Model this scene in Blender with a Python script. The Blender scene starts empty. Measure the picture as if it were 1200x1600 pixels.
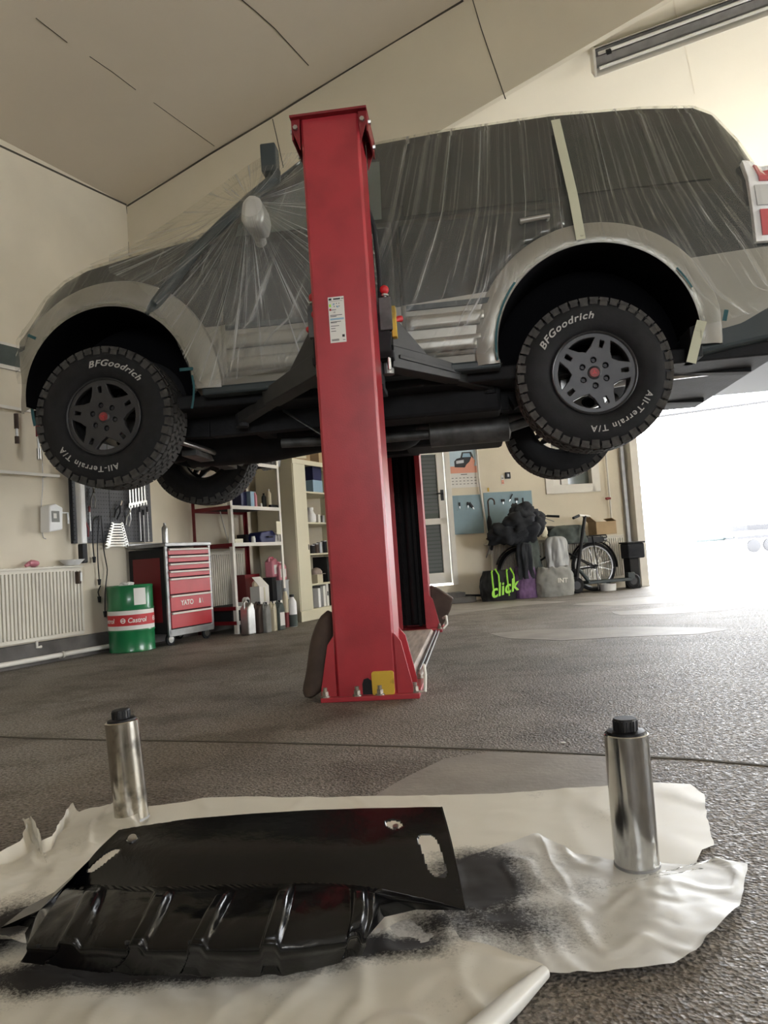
import bpy, bmesh, math, random
from mathutils import Vector, Matrix, noise
import numpy as np
random.seed(7)
S = bpy.context.scene
C = S.collection
PI = math.pi

# ------------------------------------------------------------------ camera
FPX, PITCH, ROLL, CH = 1180.18, .0581, .0689, .6574
fw = np.array([0, math.cos(PITCH), math.sin(PITCH)])
_u0 = np.array([0, -math.sin(PITCH), math.cos(PITCH)]); _r0 = np.array([1., 0, 0])
rt = _r0*math.cos(ROLL)-_u0*math.sin(ROLL)
up = _r0*math.sin(ROLL)+_u0*math.cos(ROLL)
cd = bpy.data.cameras.new('camera'); cam = bpy.data.objects.new('camera', cd); C.objects.link(cam)
m = Matrix(((rt[0], up[0], -fw[0], 0), (rt[1], up[1], -fw[1], 0), (rt[2], up[2], -fw[2], CH), (0, 0, 0, 1)))
cam.matrix_world = m
cd.sensor_fit = 'VERTICAL'; cd.sensor_height = 36; cd.lens = 36*FPX/1600; cd.clip_start = .05; cd.clip_end = 400
S.camera = cam

# ------------------------------------------------------------------ light and exposure
S.view_settings.view_transform = 'Standard'; S.view_settings.look = 'None'
S.view_settings.gamma = 1; S.view_settings.use_curve_mapping = False
S.view_settings.exposure = 1.42
WORLD = 7.0
w = bpy.data.worlds.new('sky'); S.world = w; w.use_nodes = True
bg = w.node_tree.nodes['Background']; bg.inputs[0].default_value = (.93, .96, 1, 1); bg.inputs[1].default_value = WORLD
def area(name, loc, dirv, sx, sy, power, col=(1, 1, 1), portal=False):
    l = bpy.data.lights.new(name, 'AREA'); l.shape = 'RECTANGLE'; l.size = sx; l.size_y = sy; l.energy = power; l.color = col
    if portal: l.cycles.is_portal = True
    o = bpy.data.objects.new(name, l); C.objects.link(o); o.location = loc
    o.rotation_euler = Vector(dirv).to_track_quat('-Z', 'Z').to_euler(); return o

# ------------------------------------------------------------------ helpers
O3 = np.array([0, 0, CH])
def ray(x, y): return fw+rt*(x-600)/FPX-up*(y-800)/FPX
def onz(x, y, z=0.):                    # the point of height z seen at a place of the photograph
    d = ray(x, y); return Vector(O3+d*(z-CH)/d[2])
def onplane(x, y, q, n):
    d = ray(x, y); q = np.array(q); n = np.array(n); return O3+d*((q-O3)@n)/(d@n)

class MB:
    def __init__(s): s.bm = bmesh.new()
    def _v(s, pts): return [s.bm.verts.new(Vector(p)) for p in pts]
    def face(s, vs, mi=0):
        try:
            f = s.bm.faces.new(vs); f.material_index = mi; return f
        except ValueError: return None
    def box(s, c, size, rot=None, mi=0):
        c = Vector(c); hx, hy, hz = [q/2 for q in size]; R = rot if rot is not None else Matrix.Identity(3)
        v = s._v([c+R @ Vector((x*hx, y*hy, z*hz)) for x in (-1, 1) for y in (-1, 1) for z in (-1, 1)])
        for q in ((0, 1, 3, 2), (4, 6, 7, 5), (0, 4, 5, 1), (2, 3, 7, 6), (0, 2, 6, 4), (1, 5, 7, 3)): s.face([v[i] for i in q], mi)
        return s
    def bb(s, x0, x1, y0, y1, z0, z1, mi=0):
        return s.box(((x0+x1)/2, (y0+y1)/2, (z0+z1)/2), (abs(x1-x0), abs(y1-y0), abs(z1-z0)), None, mi)
    def beam(s, p0, p1, wd, ht, mi=0, upv=(0, 0, 1), w2=None, h2=None):
        p0 = Vector(p0); p1 = Vector(p1); d = (p1-p0).normalized(); sd = d.cross(Vector(upv)).normalized(); u = sd.cross(d)
        w2 = w2 or wd; h2 = h2 or ht; a = []
        for p, ww, hh in ((p0, wd, ht), (p1, w2, h2)):
            a.append(s._v([p+sd*x*ww/2+u*z*hh/2 for x, z in ((-1, -1), (1, -1), (1, 1), (-1, 1))]))
        s.face(a[0][::-1], mi); s.face(a[1], mi)
        for i in range(4): s.face([a[0][i], a[0][(i+1) % 4], a[1][(i+1) % 4], a[1][i]], mi)
        return s
    def tube(s, pts, r, n=10, caps=True, mi=0, close=False):
        pts = [Vector(p) for p in pts]; rs = r if isinstance(r, (list, tuple)) else [r]*len(pts); rings = []
        N = len(pts); prev = None
        for i, p in enumerate(pts):
            if close: d = (pts[(i+1) % N]-pts[i-1])
            else: d = (pts[min(i+1, N-1)]-pts[max(i-1, 0)])
            if d.length < 1e-9: d = Vector((0, 0, 1))
            d.normalize()
            if prev is None: u = d.orthogonal().normalized()
            else:
                u = prev-d*prev.dot(d); u = u.normalized() if u.length > 1e-6 else d.orthogonal().normalized()
            prev = u; v = d.cross(u)
            rings.append(s._v([p+(u*math.cos(2*PI*k/n)+v*math.sin(2*PI*k/n))*rs[i] for k in range(n)]))
        for i in range(N if close else N-1):
            A = rings[i]; B = rings[(i+1) % N]
            for k in range(n): s.face([A[k], A[(k+1) % n], B[(k+1) % n], B[k]], mi)
        if caps and not close: s.face(rings[0][::-1], mi); s.face(rings[-1], mi)
        return s
    def lathe(s, prof, c=(0, 0, 0), axis='Z', n=32, a0=0, a1=2*PI, mi=0, rot=None):
        full = abs(a1-a0-2*PI) < 1e-6; cnt = n if full else n+1; rings = []; c = Vector(c)
        for i in range(cnt):
            t = a0+(a1-a0)*i/n; ring = []
            for r, h in prof:
                if axis == 'Z': p = Vector((r*math.cos(t), r*math.sin(t), h))
                else: p = Vector((r*math.cos(t), h, r*math.sin(t)))
                if rot is not None: p = rot @ p
                ring.append(c+p)
            rings.append(s._v(ring))
        for i in range(n):
            A = rings[i]; B = rings[(i+1) % cnt]
            for k in range(len(prof)-1): s.face([A[k], B[k], B[k+1], A[k+1]], mi)
        return s
    def prism(s, poly, d, mi=0):         # poly: 3d points, d: extrusion vector
        d = Vector(d); a = s._v(poly); b = s._v([Vector(p)+d for p in poly])
        s.face(a[::-1], mi); s.face(b, mi)
        for i in range(len(a)): s.face([a[i], a[(i+1) % len(a)], b[(i+1) % len(a)], b[i]], mi)
        return s
    def grid(s, f, nu, nv, keep=None, mi=None, uv=None):
        V = [[s.bm.verts.new(Vector(f(i/nu, j/nv))) for j in range(nv+1)] for i in range(nu+1)]
        L = s.bm.loops.layers.uv.verify() if uv else None
        for i in range(nu):
            for j in range(nv):
                if keep and not keep((i+.5)/nu, (j+.5)/nv): continue
                fc = s.face([V[i][j], V[i+1][j], V[i+1][j+1], V[i][j+1]], mi((i+.5)/nu, (j+.5)/nv) if mi else 0)
                if fc and L:
                    for lp, (a, b) in zip(fc.loops, ((i, j), (i+1, j), (i+1, j+1), (i, j+1))): lp[L].uv = uv(a/nu, b/nv)
        return s
    def sphere(s, c, r, sc=(1, 1, 1), n=16, mi=0, rot=None, jit=0, seed=0):
        c = Vector(c)
        def f(a, b):
            t = a*2*PI; q = b*PI; p = Vector((math.cos(t)*math.sin(q)*sc[0], math.sin(t)*math.sin(q)*sc[1], -math.cos(q)*sc[2]))*r
            if jit: p *= 1+jit*noise.noise(p/r*1.7+Vector((seed, seed*2, 0)))+jit*.5*noise.noise(p/r*4+Vector((seed, 0, 3)))
            if rot is not None: p = rot @ p
            return c+p
        rings = [s._v([f(i/n, j/(n//2)) for i in range(n)]) for j in range(1, n//2)]
        bt = s.bm.verts.new(f(0, 0)); tp = s.bm.verts.new(f(0, 1))
        for i in range(n):
            s.face([bt, rings[0][(i+1) % n], rings[0][i]], mi); s.face([tp, rings[-1][i], rings[-1][(i+1) % n]], mi)
            for j in range(len(rings)-1): s.face([rings[j][i], rings[j][(i+1) % n], rings[j+1][(i+1) % n], rings[j+1][i]], mi)
        return s
    def build(s, name, mats, parent=None, smooth=False, bevel=0, solid=0, subd=0, normals=True, label=None, merge=0):
        if merge: bmesh.ops.remove_doubles(s.bm, verts=s.bm.verts, dist=merge)
        loose = [v for v in s.bm.verts if not v.link_faces]
        if loose: bmesh.ops.delete(s.bm, geom=loose, context='VERTS')
        if normals: bmesh.ops.recalc_face_normals(s.bm, faces=s.bm.faces)
        me = bpy.data.meshes.new(name); s.bm.to_mesh(me); s.bm.free()
        for q in (mats if isinstance(mats, (list, tuple)) else [mats]): me.materials.append(q)
        o = bpy.data.objects.new(name, me); C.objects.link(o)
        if parent is not None: o.parent = parent
        if smooth:
            for p in me.polygons: p.use_smooth = True
            if smooth != 'all': me.set_sharp_from_angle(angle=math.radians(38))
        if bevel:
            b = o.modifiers.new('bevel', 'BEVEL'); b.width = bevel; b.segments = 2; b.limit_method = 'ANGLE'; b.angle_limit = .6
        if solid:
            b = o.modifiers.new('solid', 'SOLIDIFY'); b.thickness = solid; b.offset = 0
        if subd:
            b = o.modifiers.new('subd', 'SUBSURF'); b.levels = subd; b.render_levels = subd
        if label: o['label'] = label
        return o
def tag(o, label, cat, group=None):
    o['label'] = label; o['category'] = cat
    if group: o['group'] = group
    return o
def thing(name, label, cat, loc=(0, 0, 0), rz=0, group=None, rot=None):
    o = bpy.data.objects.new(name, None); C.objects.link(o); o.location = loc; o.rotation_euler = rot or (0, 0, rz); o.empty_display_size = .1
    return tag(o, label, cat, group)
def struct(o): o['kind'] = 'structure'; return o
def center_origin(o):
    me = o.data; co = [v.co.copy() for v in me.vertices]
    c = Vector(((min(p.x for p in co)+max(p.x for p in co))/2, (min(p.y for p in co)+max(p.y for p in co))/2, min(p.z for p in co)))
    me.transform(Matrix.Translation(-c)); o.matrix_basis = o.matrix_basis @ Matrix.Translation(c); return o
def copy_tree(o, parent=None):
    c = o.copy(); C.objects.link(c)
    if parent is not None: c.parent = parent
    for ch in list(o.children): copy_tree(ch, c)
    return c
def text(body, size, mt, parent, M, name='lettering', ext=.001, bend=None, shear=0, off=0, align='CENTER', sx=1, label=None, space=1):
    cu = bpy.data.curves.new('t', 'FONT'); cu.space_character = space; cu.body = body; cu.size = size; cu.extrude = ext; cu.align_x = align; cu.shear = shear; cu.offset = off
    t = bpy.data.objects.new('t', cu); C.objects.link(t); dg = bpy.context.evaluated_depsgraph_get(); dg.update()
    me = bpy.data.meshes.new_from_object(t.evaluated_get(dg)); bpy.data.objects.remove(t)
    if sx != 1: me.transform(Matrix.Diagonal((sx, 1, 1, 1)))
    if bend:                              # bend = (radius, middle angle): clockwise, tops outwards, in the xy plane
        R, am = bend
        for v in me.vertices:
            a = am-v.co.x/R; r = R+v.co.y; z = v.co.z; v.co = Vector((r*math.cos(a), r*math.sin(a), z))
    me.transform(M); me.materials.clear(); me.materials.append(mt); me.name = name
    o = bpy.data.objects.new(name, me); C.objects.link(o)
    if parent is not None: o.parent = parent
    if label: o['label'] = label
    return o
FRONT = Matrix(((1, 0, 0, 0), (0, 0, 1, 0), (0, 1, 0, 0), (0, 0, 0, 1)))   # xy text -> xz plane
def FR(x, y, z):                          # text standing on a face that looks to -y
    return Matrix.Translation((x, y, z)) @ Matrix.Rotation(PI/2, 4, 'X')
def shape2d(outer, holes, ext, bev, name, mt, parent, M, label=None, res=12):
    cu = bpy.data.curves.new('c', 'CURVE'); cu.dimensions = '2D'; cu.fill_mode = 'BOTH'; cu.extrude = ext; cu.bevel_depth = bev; cu.bevel_resolution = 2
    for pl in [outer]+holes:
        sp = cu.splines.new('POLY'); sp.points.add(len(pl)-1); sp.use_cyclic_u = True
        for p, q in zip(sp.points, pl): p.co = (q[0], q[1], 0, 1)
    t = bpy.data.objects.new('c', cu); C.objects.link(t); dg = bpy.context.evaluated_depsgraph_get(); dg.update()
    me = bpy.data.meshes.new_from_object(t.evaluated_get(dg)); bpy.data.objects.remove(t)
    me.transform(M); me.materials.clear(); me.materials.append(mt); me.name = name
    o = bpy.data.objects.new(name, me); C.objects.link(o)
    if parent is not None: o.parent = parent
    if label: o['label'] = label
    return o
def circ(r, n=48, cx=0, cy=0): return [(cx+r*math.cos(2*PI*i/n), cy+r*math.sin(2*PI*i/n)) for i in range(n)]

# ------------------------------------------------------------------ materials
def mat(name, col, rough=.5, metal=0, var=.0, scale=8, bump=0, bscale=60, col2=None, spec=.5, alpha=None, coat=0, stretch=None, emit=0, trans=0, detail=6, contrast=(.35, .65)):
    mt = bpy.data.materials.new(name); mt.use_nodes = True; nt = mt.node_tree; b = nt.nodes['Principled BSDF']; L = nt.links.new
    b.inputs['Roughness'].default_value = rough; b.inputs['Metallic'].default_value = metal; b.inputs['Specular IOR Level'].default_value = spec
    b.inputs['Coat Weight'].default_value = coat; b.inputs['Transmission Weight'].default_value = trans
    b.inputs['Base Color'].default_value = (*col, 1)
    if emit: b.inputs['Emission Color'].default_value = (*col, 1); b.inputs['Emission Strength'].default_value = emit
    if var or col2 or bump:
        tc = nt.nodes.new('ShaderNodeTexCoord'); mp = nt.nodes.new('ShaderNodeMapping'); L(tc.outputs['Object'], mp.inputs[0])
        if stretch: mp.inputs['Scale'].default_value = stretch
    if var or col2:
        n = nt.nodes.new('ShaderNodeTexNoise'); n.inputs['Scale'].default_value = scale; n.inputs['Detail'].default_value = detail; L(mp.outputs[0], n.inputs['Vector'])
        r = nt.nodes.new('ShaderNodeValToRGB'); c2 = col2 or tuple(max(0, q*(1-var)) for q in col)
        r.color_ramp.elements[0].position = contrast[0]; r.color_ramp.elements[1].position = contrast[1]
        r.color_ramp.elements[0].color = (*c2, 1); r.color_ramp.elements[1].color = (*col, 1); L(n.outputs[0], r.inputs[0]); L(r.outputs[0], b.inputs['Base Color'])
    if bump:
        n2 = nt.nodes.new('ShaderNodeTexNoise'); n2.inputs['Scale'].default_value = bscale; n2.inputs['Detail'].default_value = 4; L(mp.outputs[0], n2.inputs['Vector'])
        bp = nt.nodes.new('ShaderNodeBump'); bp.inputs['Strength'].default_value = bump; bp.inputs['Distance'].default_value = .01; L(n2.outputs[0], bp.inputs['Height']); L(bp.outputs[0], b.inputs['Normal'])
    return mt
M = {}
def mk(k, *a, **kw): M[k] = mat(k, *a, **kw); return M[k]
mk('wall', (.74, .67, .53), .85, var=.10, scale=1.6, bump=.08, bscale=30)
mk('wall_dirty', (.62, .56, .45), .85, var=.22, scale=2.5, bump=.1, bscale=30)
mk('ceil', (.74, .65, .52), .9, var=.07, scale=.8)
mk('rafter', (.74, .67, .52), .9, var=.07, scale=1.2)
mk('white_wall', (.72, .68, .60), .85, var=.1, scale=2)
mk('frame_white', (.72, .69, .62), .5, var=.08, scale=5)
mk('crack_and_shade', (.08, .07, .05), .9)  # seams and joints, also the shadow painted along the ceiling gaps
mk('plinth', (.13, .12, .11), .8, var=.4, scale=6)
mk('out_grey', (.042, .042, .045), .8)
mk('red', (.40, .028, .038), .36, var=.22, scale=5, bump=.05, bscale=140, coat=.15, contrast=(.3, .55))
mk('red_dark', (.22, .01, .015), .4, var=.2, scale=6)
mk('black', (.007, .007, .008), .5, spec=.35)
mk('black_matte', (.010, .010, .011), .8, var=.3, scale=12)
mk('under', (.010, .010, .011), .7, spec=.3, var=.55, scale=9, bump=.15, bscale=50)
mk('under_grey', (.11, .11, .105), .5, var=.5, scale=14, metal=.3)
mk('steel', (.55, .55, .53), .3, metal=1, var=.25, scale=10)
mk('chrome', (.75, .75, .74), .12, metal=1)
mk('steel_dirty', (.55, .52, .46), .2, metal=1, var=.55, scale=22, contrast=(.36, .5), bump=.04, bscale=20)
mk('steel_clean', (.62, .63, .63), .13, metal=1, var=.2, scale=12, contrast=(.36, .5), bump=.03, bscale=14)
mk('rubber', (.013, .013, .014), .75, spec=.3, var=.35, scale=16, bump=.1, bscale=90)
mk('tread', (.060, .056, .050), .8, var=.5, scale=30)
mk('liner', (.005, .005, .006), .95, spec=.08)
mk('arm', (.028, .028, .027), .5, var=.35, scale=10)
mk('ceil_daylit', (.80, .74, .60), .9, var=.05, scale=.9)  # paler than the front bay, daylight from the gate put into the colour
mk('letter', (.42, .41, .38), .6)
mk('rim', (.055, .055, .057), .42, metal=.5, var=.2, scale=10)
mk('rim_dark', (.035, .035, .038), .5, metal=.4)
mk('rim_red', (.22, .03, .03), .5)
mk('paint_dark', (.020, .024, .023), .25, coat=.4)
mk('paint_silver', (.30, .285, .25), .35, metal=.35, coat=.2, var=.06, scale=3)
mk('glass_dark', (.018, .024, .022), .08, coat=.3)
mk('glass_light', (.10, .12, .11), .08, coat=.3)
mk('mirror_silver', (.60, .60, .58), .3, metal=.3)
mk('blind', (.10, .11, .11), .6)
mk('plastic_dark', (.025, .036, .038), .5)
mk('lamp_red', (.50, .10, .11), .15, coat=.5)
mk('lamp_clear', (.55, .55, .52), .15, coat=.5)
mk('teal', (.015, .085, .095), .7)
mk('tape', (.52, .52, .38), .6)
mk('yellow', (.60, .38, .03), .5, var=.5, scale=9, contrast=(.36, .48))
mk('paper', (.75, .73, .68), .7)
mk('paper_blue', (.30, .45, .58), .7)
mk('ink', (.03, .03, .035), .7)
mk('brown', (.075, .048, .034), .75, var=.35, scale=9, bump=.25, bscale=40)
mk('wood', (.50, .40, .34), .7, var=.45, scale=5, stretch=(8, .6, 1), contrast=(.3, .7))
mk('rad', (.70, .66, .56), .45, var=.08, scale=5)
mk('green', (.008, .17, .055), .28, coat=.3, var=.15, scale=5)
mk('label_red', (.50, .02, .025), .5)
mk('drawer', (.48, .035, .045), .38, var=.15, scale=6)
mk('tool_red', (.16, .006, .01), .45)
mk('grey_metal', (.33, .33, .33), .4, metal=.6, var=.2, scale=12)
mk('peg', (.085, .087, .095), .6)
mk('cabinet', (.66, .62, .46), .45, var=.05, scale=3)
mk('cabinet_in', (.36, .31, .19), .7)
mk('cardboard', (.42, .30, .17), .8, var=.15, scale=6)
mk('cream_plastic', (.62, .56, .40), .4)
mk('white_plastic', (.86, .86, .84), .4)
mk('clear_plastic', (.60, .62, .62), .25, trans=.35)
mk('pink', (.70, .25, .30), .35, trans=.2)
mk('deep_pink', (.75, .06, .16), .4)
mk('navy', (.015, .02, .09), .5)
mk('blue_board', (.26, .37, .42), .7, var=.08, scale=6)
mk('lime', (.35, .75, .05), .5)
mk('purple', (.20, .11, .24), .75, var=.35, scale=14, bump=.3, bscale=25)
mk('grey_cloth', (.30, .30, .28), .85, var=.25, scale=9, bump=.3, bscale=20)
mk('green_grey', (.09, .11, .10), .85, var=.35, scale=8, bump=.3, bscale=20)
mk('dark_cloth', (.025, .028, .035), .9, var=.5, scale=6, bump=.5, bscale=16)
mk('gloss_black', (.002, .002, .0025), .20, bump=.10, bscale=42, spec=.42)
mk('sky_blue', (.50, .62, .70), .7)
mk('salmon', (.75, .35, .25), .7)
mk('out', (.75, .74, .72), .9)
mk('bolt', (.42, .37, .31), .45, metal=.7, var=.4, scale=60)
mk('copper_dirt', (.20, .13, .09), .7, metal=.3)

def floor_material():
    mt = bpy.data.materials.new('floor_concrete'); mt.use_nodes = True; nt = mt.node_tree; N = nt.nodes.new; L = nt.links.new; b = nt.nodes['Principled BSDF']
    tc = N('ShaderNodeTexCoord')
    def ns(sc, det=5, rough=.6, st=None):
        n = N('ShaderNodeTexNoise'); n.inputs['Scale'].default_value = sc; n.inputs['Detail'].default_value = det; n.inputs['Roughness'].default_value = rough
        L(tc.outputs['Object'], n.inputs['Vector']); return n.outputs[0]
    def ramp(i, e):
        r = N('ShaderNodeValToRGB'); r.color_ramp.elements[0].position = e[0][0]; r.color_ramp.elements[0].color = (*e[0][1], 1)
        r.color_ramp.elements[1].position = e[-1][0]; r.color_ramp.elements[1].color = (*e[-1][1], 1)
        for p, c in e[1:-1]:
            q = r.color_ramp.elements.new(p); q.color = (*c, 1)
        L(i, r.inputs[0]); return r.outputs[0]
    def mix(a, c, f, mode='MULTIPLY'):
        x = N('ShaderNodeMix'); x.data_type = 'RGBA'; x.blend_type = mode
        if isinstance(f, float): x.inputs[0].default_value = f
        else: L(f, x.inputs[0])
        L(a, x.inputs[6]); L(c, x.inputs[7]); return x.outputs[2]
    big = ramp(ns(.9, 6), [(.3, (.14, .122, .10)), (.5, (.215, .19, .162)), (.7, (.28, .262, .235))])
    fine = ramp(ns(95, 3), [(.36, (.35, .33, .30)), (.5, (.85, .84, .82)), (.62, (1.25, 1.22, 1.2))])
    dirt = ramp(ns(2.4, 8, .7), [(.40, (.55, .50, .45)), (.52, (1, 1, 1))])
    c = mix(mix(big, fine, 1.0), dirt, .8)
    L(c, b.inputs['Base Color'])
    rr = ramp(ns(60, 3), [(.3, (.42,)*3), (.65, (.85,)*3)]); L(rr, b.inputs['Roughness'])
    v = N('ShaderNodeTexVoronoi'); v.inputs['Scale'].default_value = 130; L(tc.outputs['Object'], v.inputs['Vector'])
    bp = N('ShaderNodeBump'); bp.inputs['Strength'].default_value = .5; bp.inputs['Distance'].default_value = .007
    ad = N('ShaderNodeMath'); ad.operation = 'ADD'; L(v.outputs['Distance'], ad.inputs[0]); L(ns(55, 5), ad.inputs[1]); L(ad.outputs[0], bp.inputs['Height']); L(bp.outputs[0], b.inputs['Normal'])
    b.inputs['Specular IOR Level'].default_value = .6
    return mt
M['floor'] = floor_material()
mk('patch', (.30, .27, .235), .62, var=.25, scale=5, bump=.12, bscale=50)

def film_material(name, base, amp, sx, sy, thr=.5, col=(.70, .69, .63), rough=.28):
    mt = bpy.data.materials.new(name); mt.use_nodes = True; nt = mt.node_tree; N = nt.nodes.new; L = nt.links.new
    nt.nodes.remove(nt.nodes['Principled BSDF']); out = nt.nodes['Material Output']
    uv = N('ShaderNodeUVMap'); mp = N('ShaderNodeMapping'); mp.inputs['Scale'].default_value = (sx, sy, 1); L(uv.outputs[0], mp.inputs[0])
    n = N('ShaderNodeTexNoise'); n.inputs['Scale'].default_value = 1; n.inputs['Detail'].default_value = 7; n.inputs['Roughness'].default_value = .65; n.inputs['Distortion'].default_value = .3; L(mp.outputs[0], n.inputs['Vector'])
    r = N('ShaderNodeValToRGB'); e = r.color_ramp.elements; e[0].position = thr; e[0].color = (0, 0, 0, 1); e[1].position = thr+.26; e[1].color = (1, 1, 1, 1); L(n.outputs[0], r.inputs[0])
    mp2 = N('ShaderNodeMapping'); mp2.inputs['Scale'].default_value = (sx*.22, sy*.5, 1); mp2.inputs['Rotation'].default_value = (0, 0, .25); L(uv.outputs[0], mp2.inputs[0])
    n2 = N('ShaderNodeTexNoise'); n2.inputs['Scale'].default_value = 1; n2.inputs['Detail'].default_value = 3; L(mp2.outputs[0], n2.inputs['Vector'])
    mm = N('ShaderNodeMath'); mm.operation = 'MULTIPLY'; L(r.outputs[0], mm.inputs[0]); L(n2.outputs[0], mm.inputs[1])
    ma = N('ShaderNodeMath'); ma.operation = 'MULTIPLY_ADD'; ma.use_clamp = True; ma.inputs[1].default_value = amp*2; ma.inputs[2].default_value = base; L(mm.outputs[0], ma.inputs[0])
    d = N('ShaderNodeBsdfDiffuse'); d.inputs[0].default_value = (*col, 1)
    t = N('ShaderNodeBsdfTranslucent'); t.inputs[0].default_value = (*col, 1)
    g = N('ShaderNodeBsdfGlossy'); g.inputs[0].default_value = (1, 1, 1, 1); g.inputs['Roughness'].default_value = rough
    bp = N('ShaderNodeBump'); bp.inputs['Strength'].default_value = .8; bp.inputs['Distance'].default_value = .02; L(n.outputs[0], bp.inputs['Height'])
    for q in (d, g): L(bp.outputs[0], q.inputs['Normal'])
    m0 = N('ShaderNodeMixShader'); m0.inputs[0].default_value = .35; L(d.outputs[0], m0.inputs[1]); L(t.outputs[0], m0.inputs[2])
    m1 = N('ShaderNodeMixShader'); m1.inputs[0].default_value = .35; L(m0.outputs[0], m1.inputs[1]); L(g.outputs[0], m1.inputs[2])
    tr = N('ShaderNodeBsdfTransparent'); tr.inputs[0].default_value = (.95, .95, .93, 1)
    mx = N('ShaderNodeMixShader'); L(ma.outputs[0], mx.inputs[0]); L(tr.outputs[0], mx.inputs[1]); L(m1.outputs[0], mx.inputs[2]); L(mx.outputs[0], out.inputs[0])
    return mt
M['film'] = film_material('masking_film', .075, .46, 22, .8, .51)
M['film_tent'] = film_material('masking_film_tent', .09, .62, 70, .8, .50)

def sheet_material(name, col, rough, spots, seed=0, dens=1.0):
    mt = bpy.data.materials.new(name); mt.use_nodes = True; nt = mt.node_tree; N = nt.nodes.new; L = nt.links.new; b = nt.nodes['Principled BSDF']
    tc = N('ShaderNodeTexCoord'); acc = None
    for (cx, cy, rx, ry, st) in spots:
        mp = N('ShaderNodeMapping'); mp.vector_type = 'POINT'; mp.inputs['Location'].default_value = (-cx/rx, -cy/ry, 0); mp.inputs['Scale'].default_value = (1/rx, 1/ry, 0); L(tc.outputs['Object'], mp.inputs[0])
        ln = N('ShaderNodeVectorMath'); ln.operation = 'LENGTH'; L(mp.outputs[0], ln.inputs[0])
        mr = N('ShaderNodeMapRange'); mr.inputs[1].default_value = 1.5; mr.inputs[2].default_value = .0; mr.inputs[3].default_value = 0; mr.inputs[4].default_value = st; L(ln.outputs['Value'], mr.inputs[0])
        if acc is None: acc = mr.outputs[0]
        else:
            a = N('ShaderNodeMath'); a.operation = 'MAXIMUM'; L(acc, a.inputs[0]); L(mr.outputs[0], a.inputs[1]); acc = a.outputs[0]
    n = N('ShaderNodeTexNoise'); n.inputs['Scale'].default_value = 160; n.inputs['Detail'].default_value = 5; n.inputs['Roughness'].default_value = .8; L(tc.outputs['Object'], n.inputs['Vector'])
    n2 = N('ShaderNodeTexNoise'); n2.inputs['Scale'].default_value = 7; n2.inputs['Detail'].default_value = 4; L(tc.outputs['Object'], n2.inputs['Vector'])
    s1 = N('ShaderNodeMath'); s1.operation = 'MULTIPLY_ADD'; s1.inputs[1].default_value = 1.6; s1.inputs[2].default_value = -.85; L(n.outputs[0], s1.inputs[0])
    s2 = N('ShaderNodeMath'); s2.operation = 'MULTIPLY_ADD'; s2.inputs[1].default_value = 1.6; s2.inputs[2].default_value = -.8; L(n2.outputs[0], s2.inputs[0])
    s3 = N('ShaderNodeMath'); s3.operation = 'ADD'; L(s1.outputs[0], s3.inputs[0]); L(s2.outputs[0], s3.inputs[1])
    s4 = N('ShaderNodeMath'); s4.operation = 'MULTIPLY'; L(s3.outputs[0], s4.inputs[0]); s4.inputs[1].default_value = .7
    s5 = N('ShaderNodeMath'); s5.operation = 'ADD'; L(s4.outputs[0], s5.inputs[0]); L(acc, s5.inputs[1])
    mr = N('ShaderNodeMapRange'); mr.inputs[1].default_value = .18; mr.inputs[2].default_value = .72; mr.clamp = True; L(s5.outputs[0], mr.inputs[0])
    mx = N('ShaderNodeMix'); mx.data_type = 'RGBA'; L(mr.outputs[0], mx.inputs[0]); mx.inputs[6].default_value = (*col, 1); mx.inputs[7].default_value = (.012, .009, .006, 1)
    L(mx.outputs[2], b.inputs['Base Color']); rr = N('ShaderNodeMapRange'); rr.inputs[3].default_value = rough; rr.inputs[4].default_value = .85; L(mr.outputs[0], rr.inputs[0]); L(rr.outputs[0], b.inputs['Roughness'])
    return mt
# ------------------------------------------------------------------ the room: frames of reference
A_ = math.radians(26)
WD = np.array([math.sin(A_), math.cos(A_), 0]); WN = np.array([math.cos(A_), -math.sin(A_), 0]); WQ = np.array([-2.54, 6.49, 0])
BQ = np.array([.9, 9.9, 0]); BD = np.array([.97, .243, 0]); BN = np.array([.243, -.97, 0])
RZL = math.radians(90-26); RZB = math.atan2(.243, .97)
def WP(s, t=0, z=0): return Vector(WQ+WD*s+WN*t)+Vector((0, 0, z))          # along the left wall, out of it, up
def BP(u, t=0, z=0): return Vector(BQ+BD*u+BN*t)+Vector((0, 0, z))          # along the back wall, out of it, up
def pw(x, y, t=0):                                                          # photograph -> (s, z) on a plane t in front of the left wall
    P = onplane(x, y, WQ+WN*t, WN); return float((P-WQ)@WD), float(P[2])
def pb(x, y, t=0):
    P = onplane(x, y, BQ+BN*t, BN); return float((P-BQ)@BD), float(P[2])
def roofz(t): return 4.19+.187*t if t < 7.5 else 4.19+.187*7.5-.187*(t-7.5)
def tof(P): return float((np.array(P)-WQ)@WN)

# portals of daylight: the gate, a second gate and windows behind and beside the camera
GU0, GU1, GZ = 2.66, 7.3, 4.0
area('daylight_gate', BP((GU0+GU1)/2, -.12, GZ/2), BN, GU1-GU0, GZ, 1, portal=True)
area('daylight_side', (8.75, 1.5, 1.9), (-1, 0, 0), 4.4, 3.6, 1, portal=True)
area('daylight_behind', (.5, -5.1, 2.6), (0, 1, 0), 3, 1.2, 1, portal=True)

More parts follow.
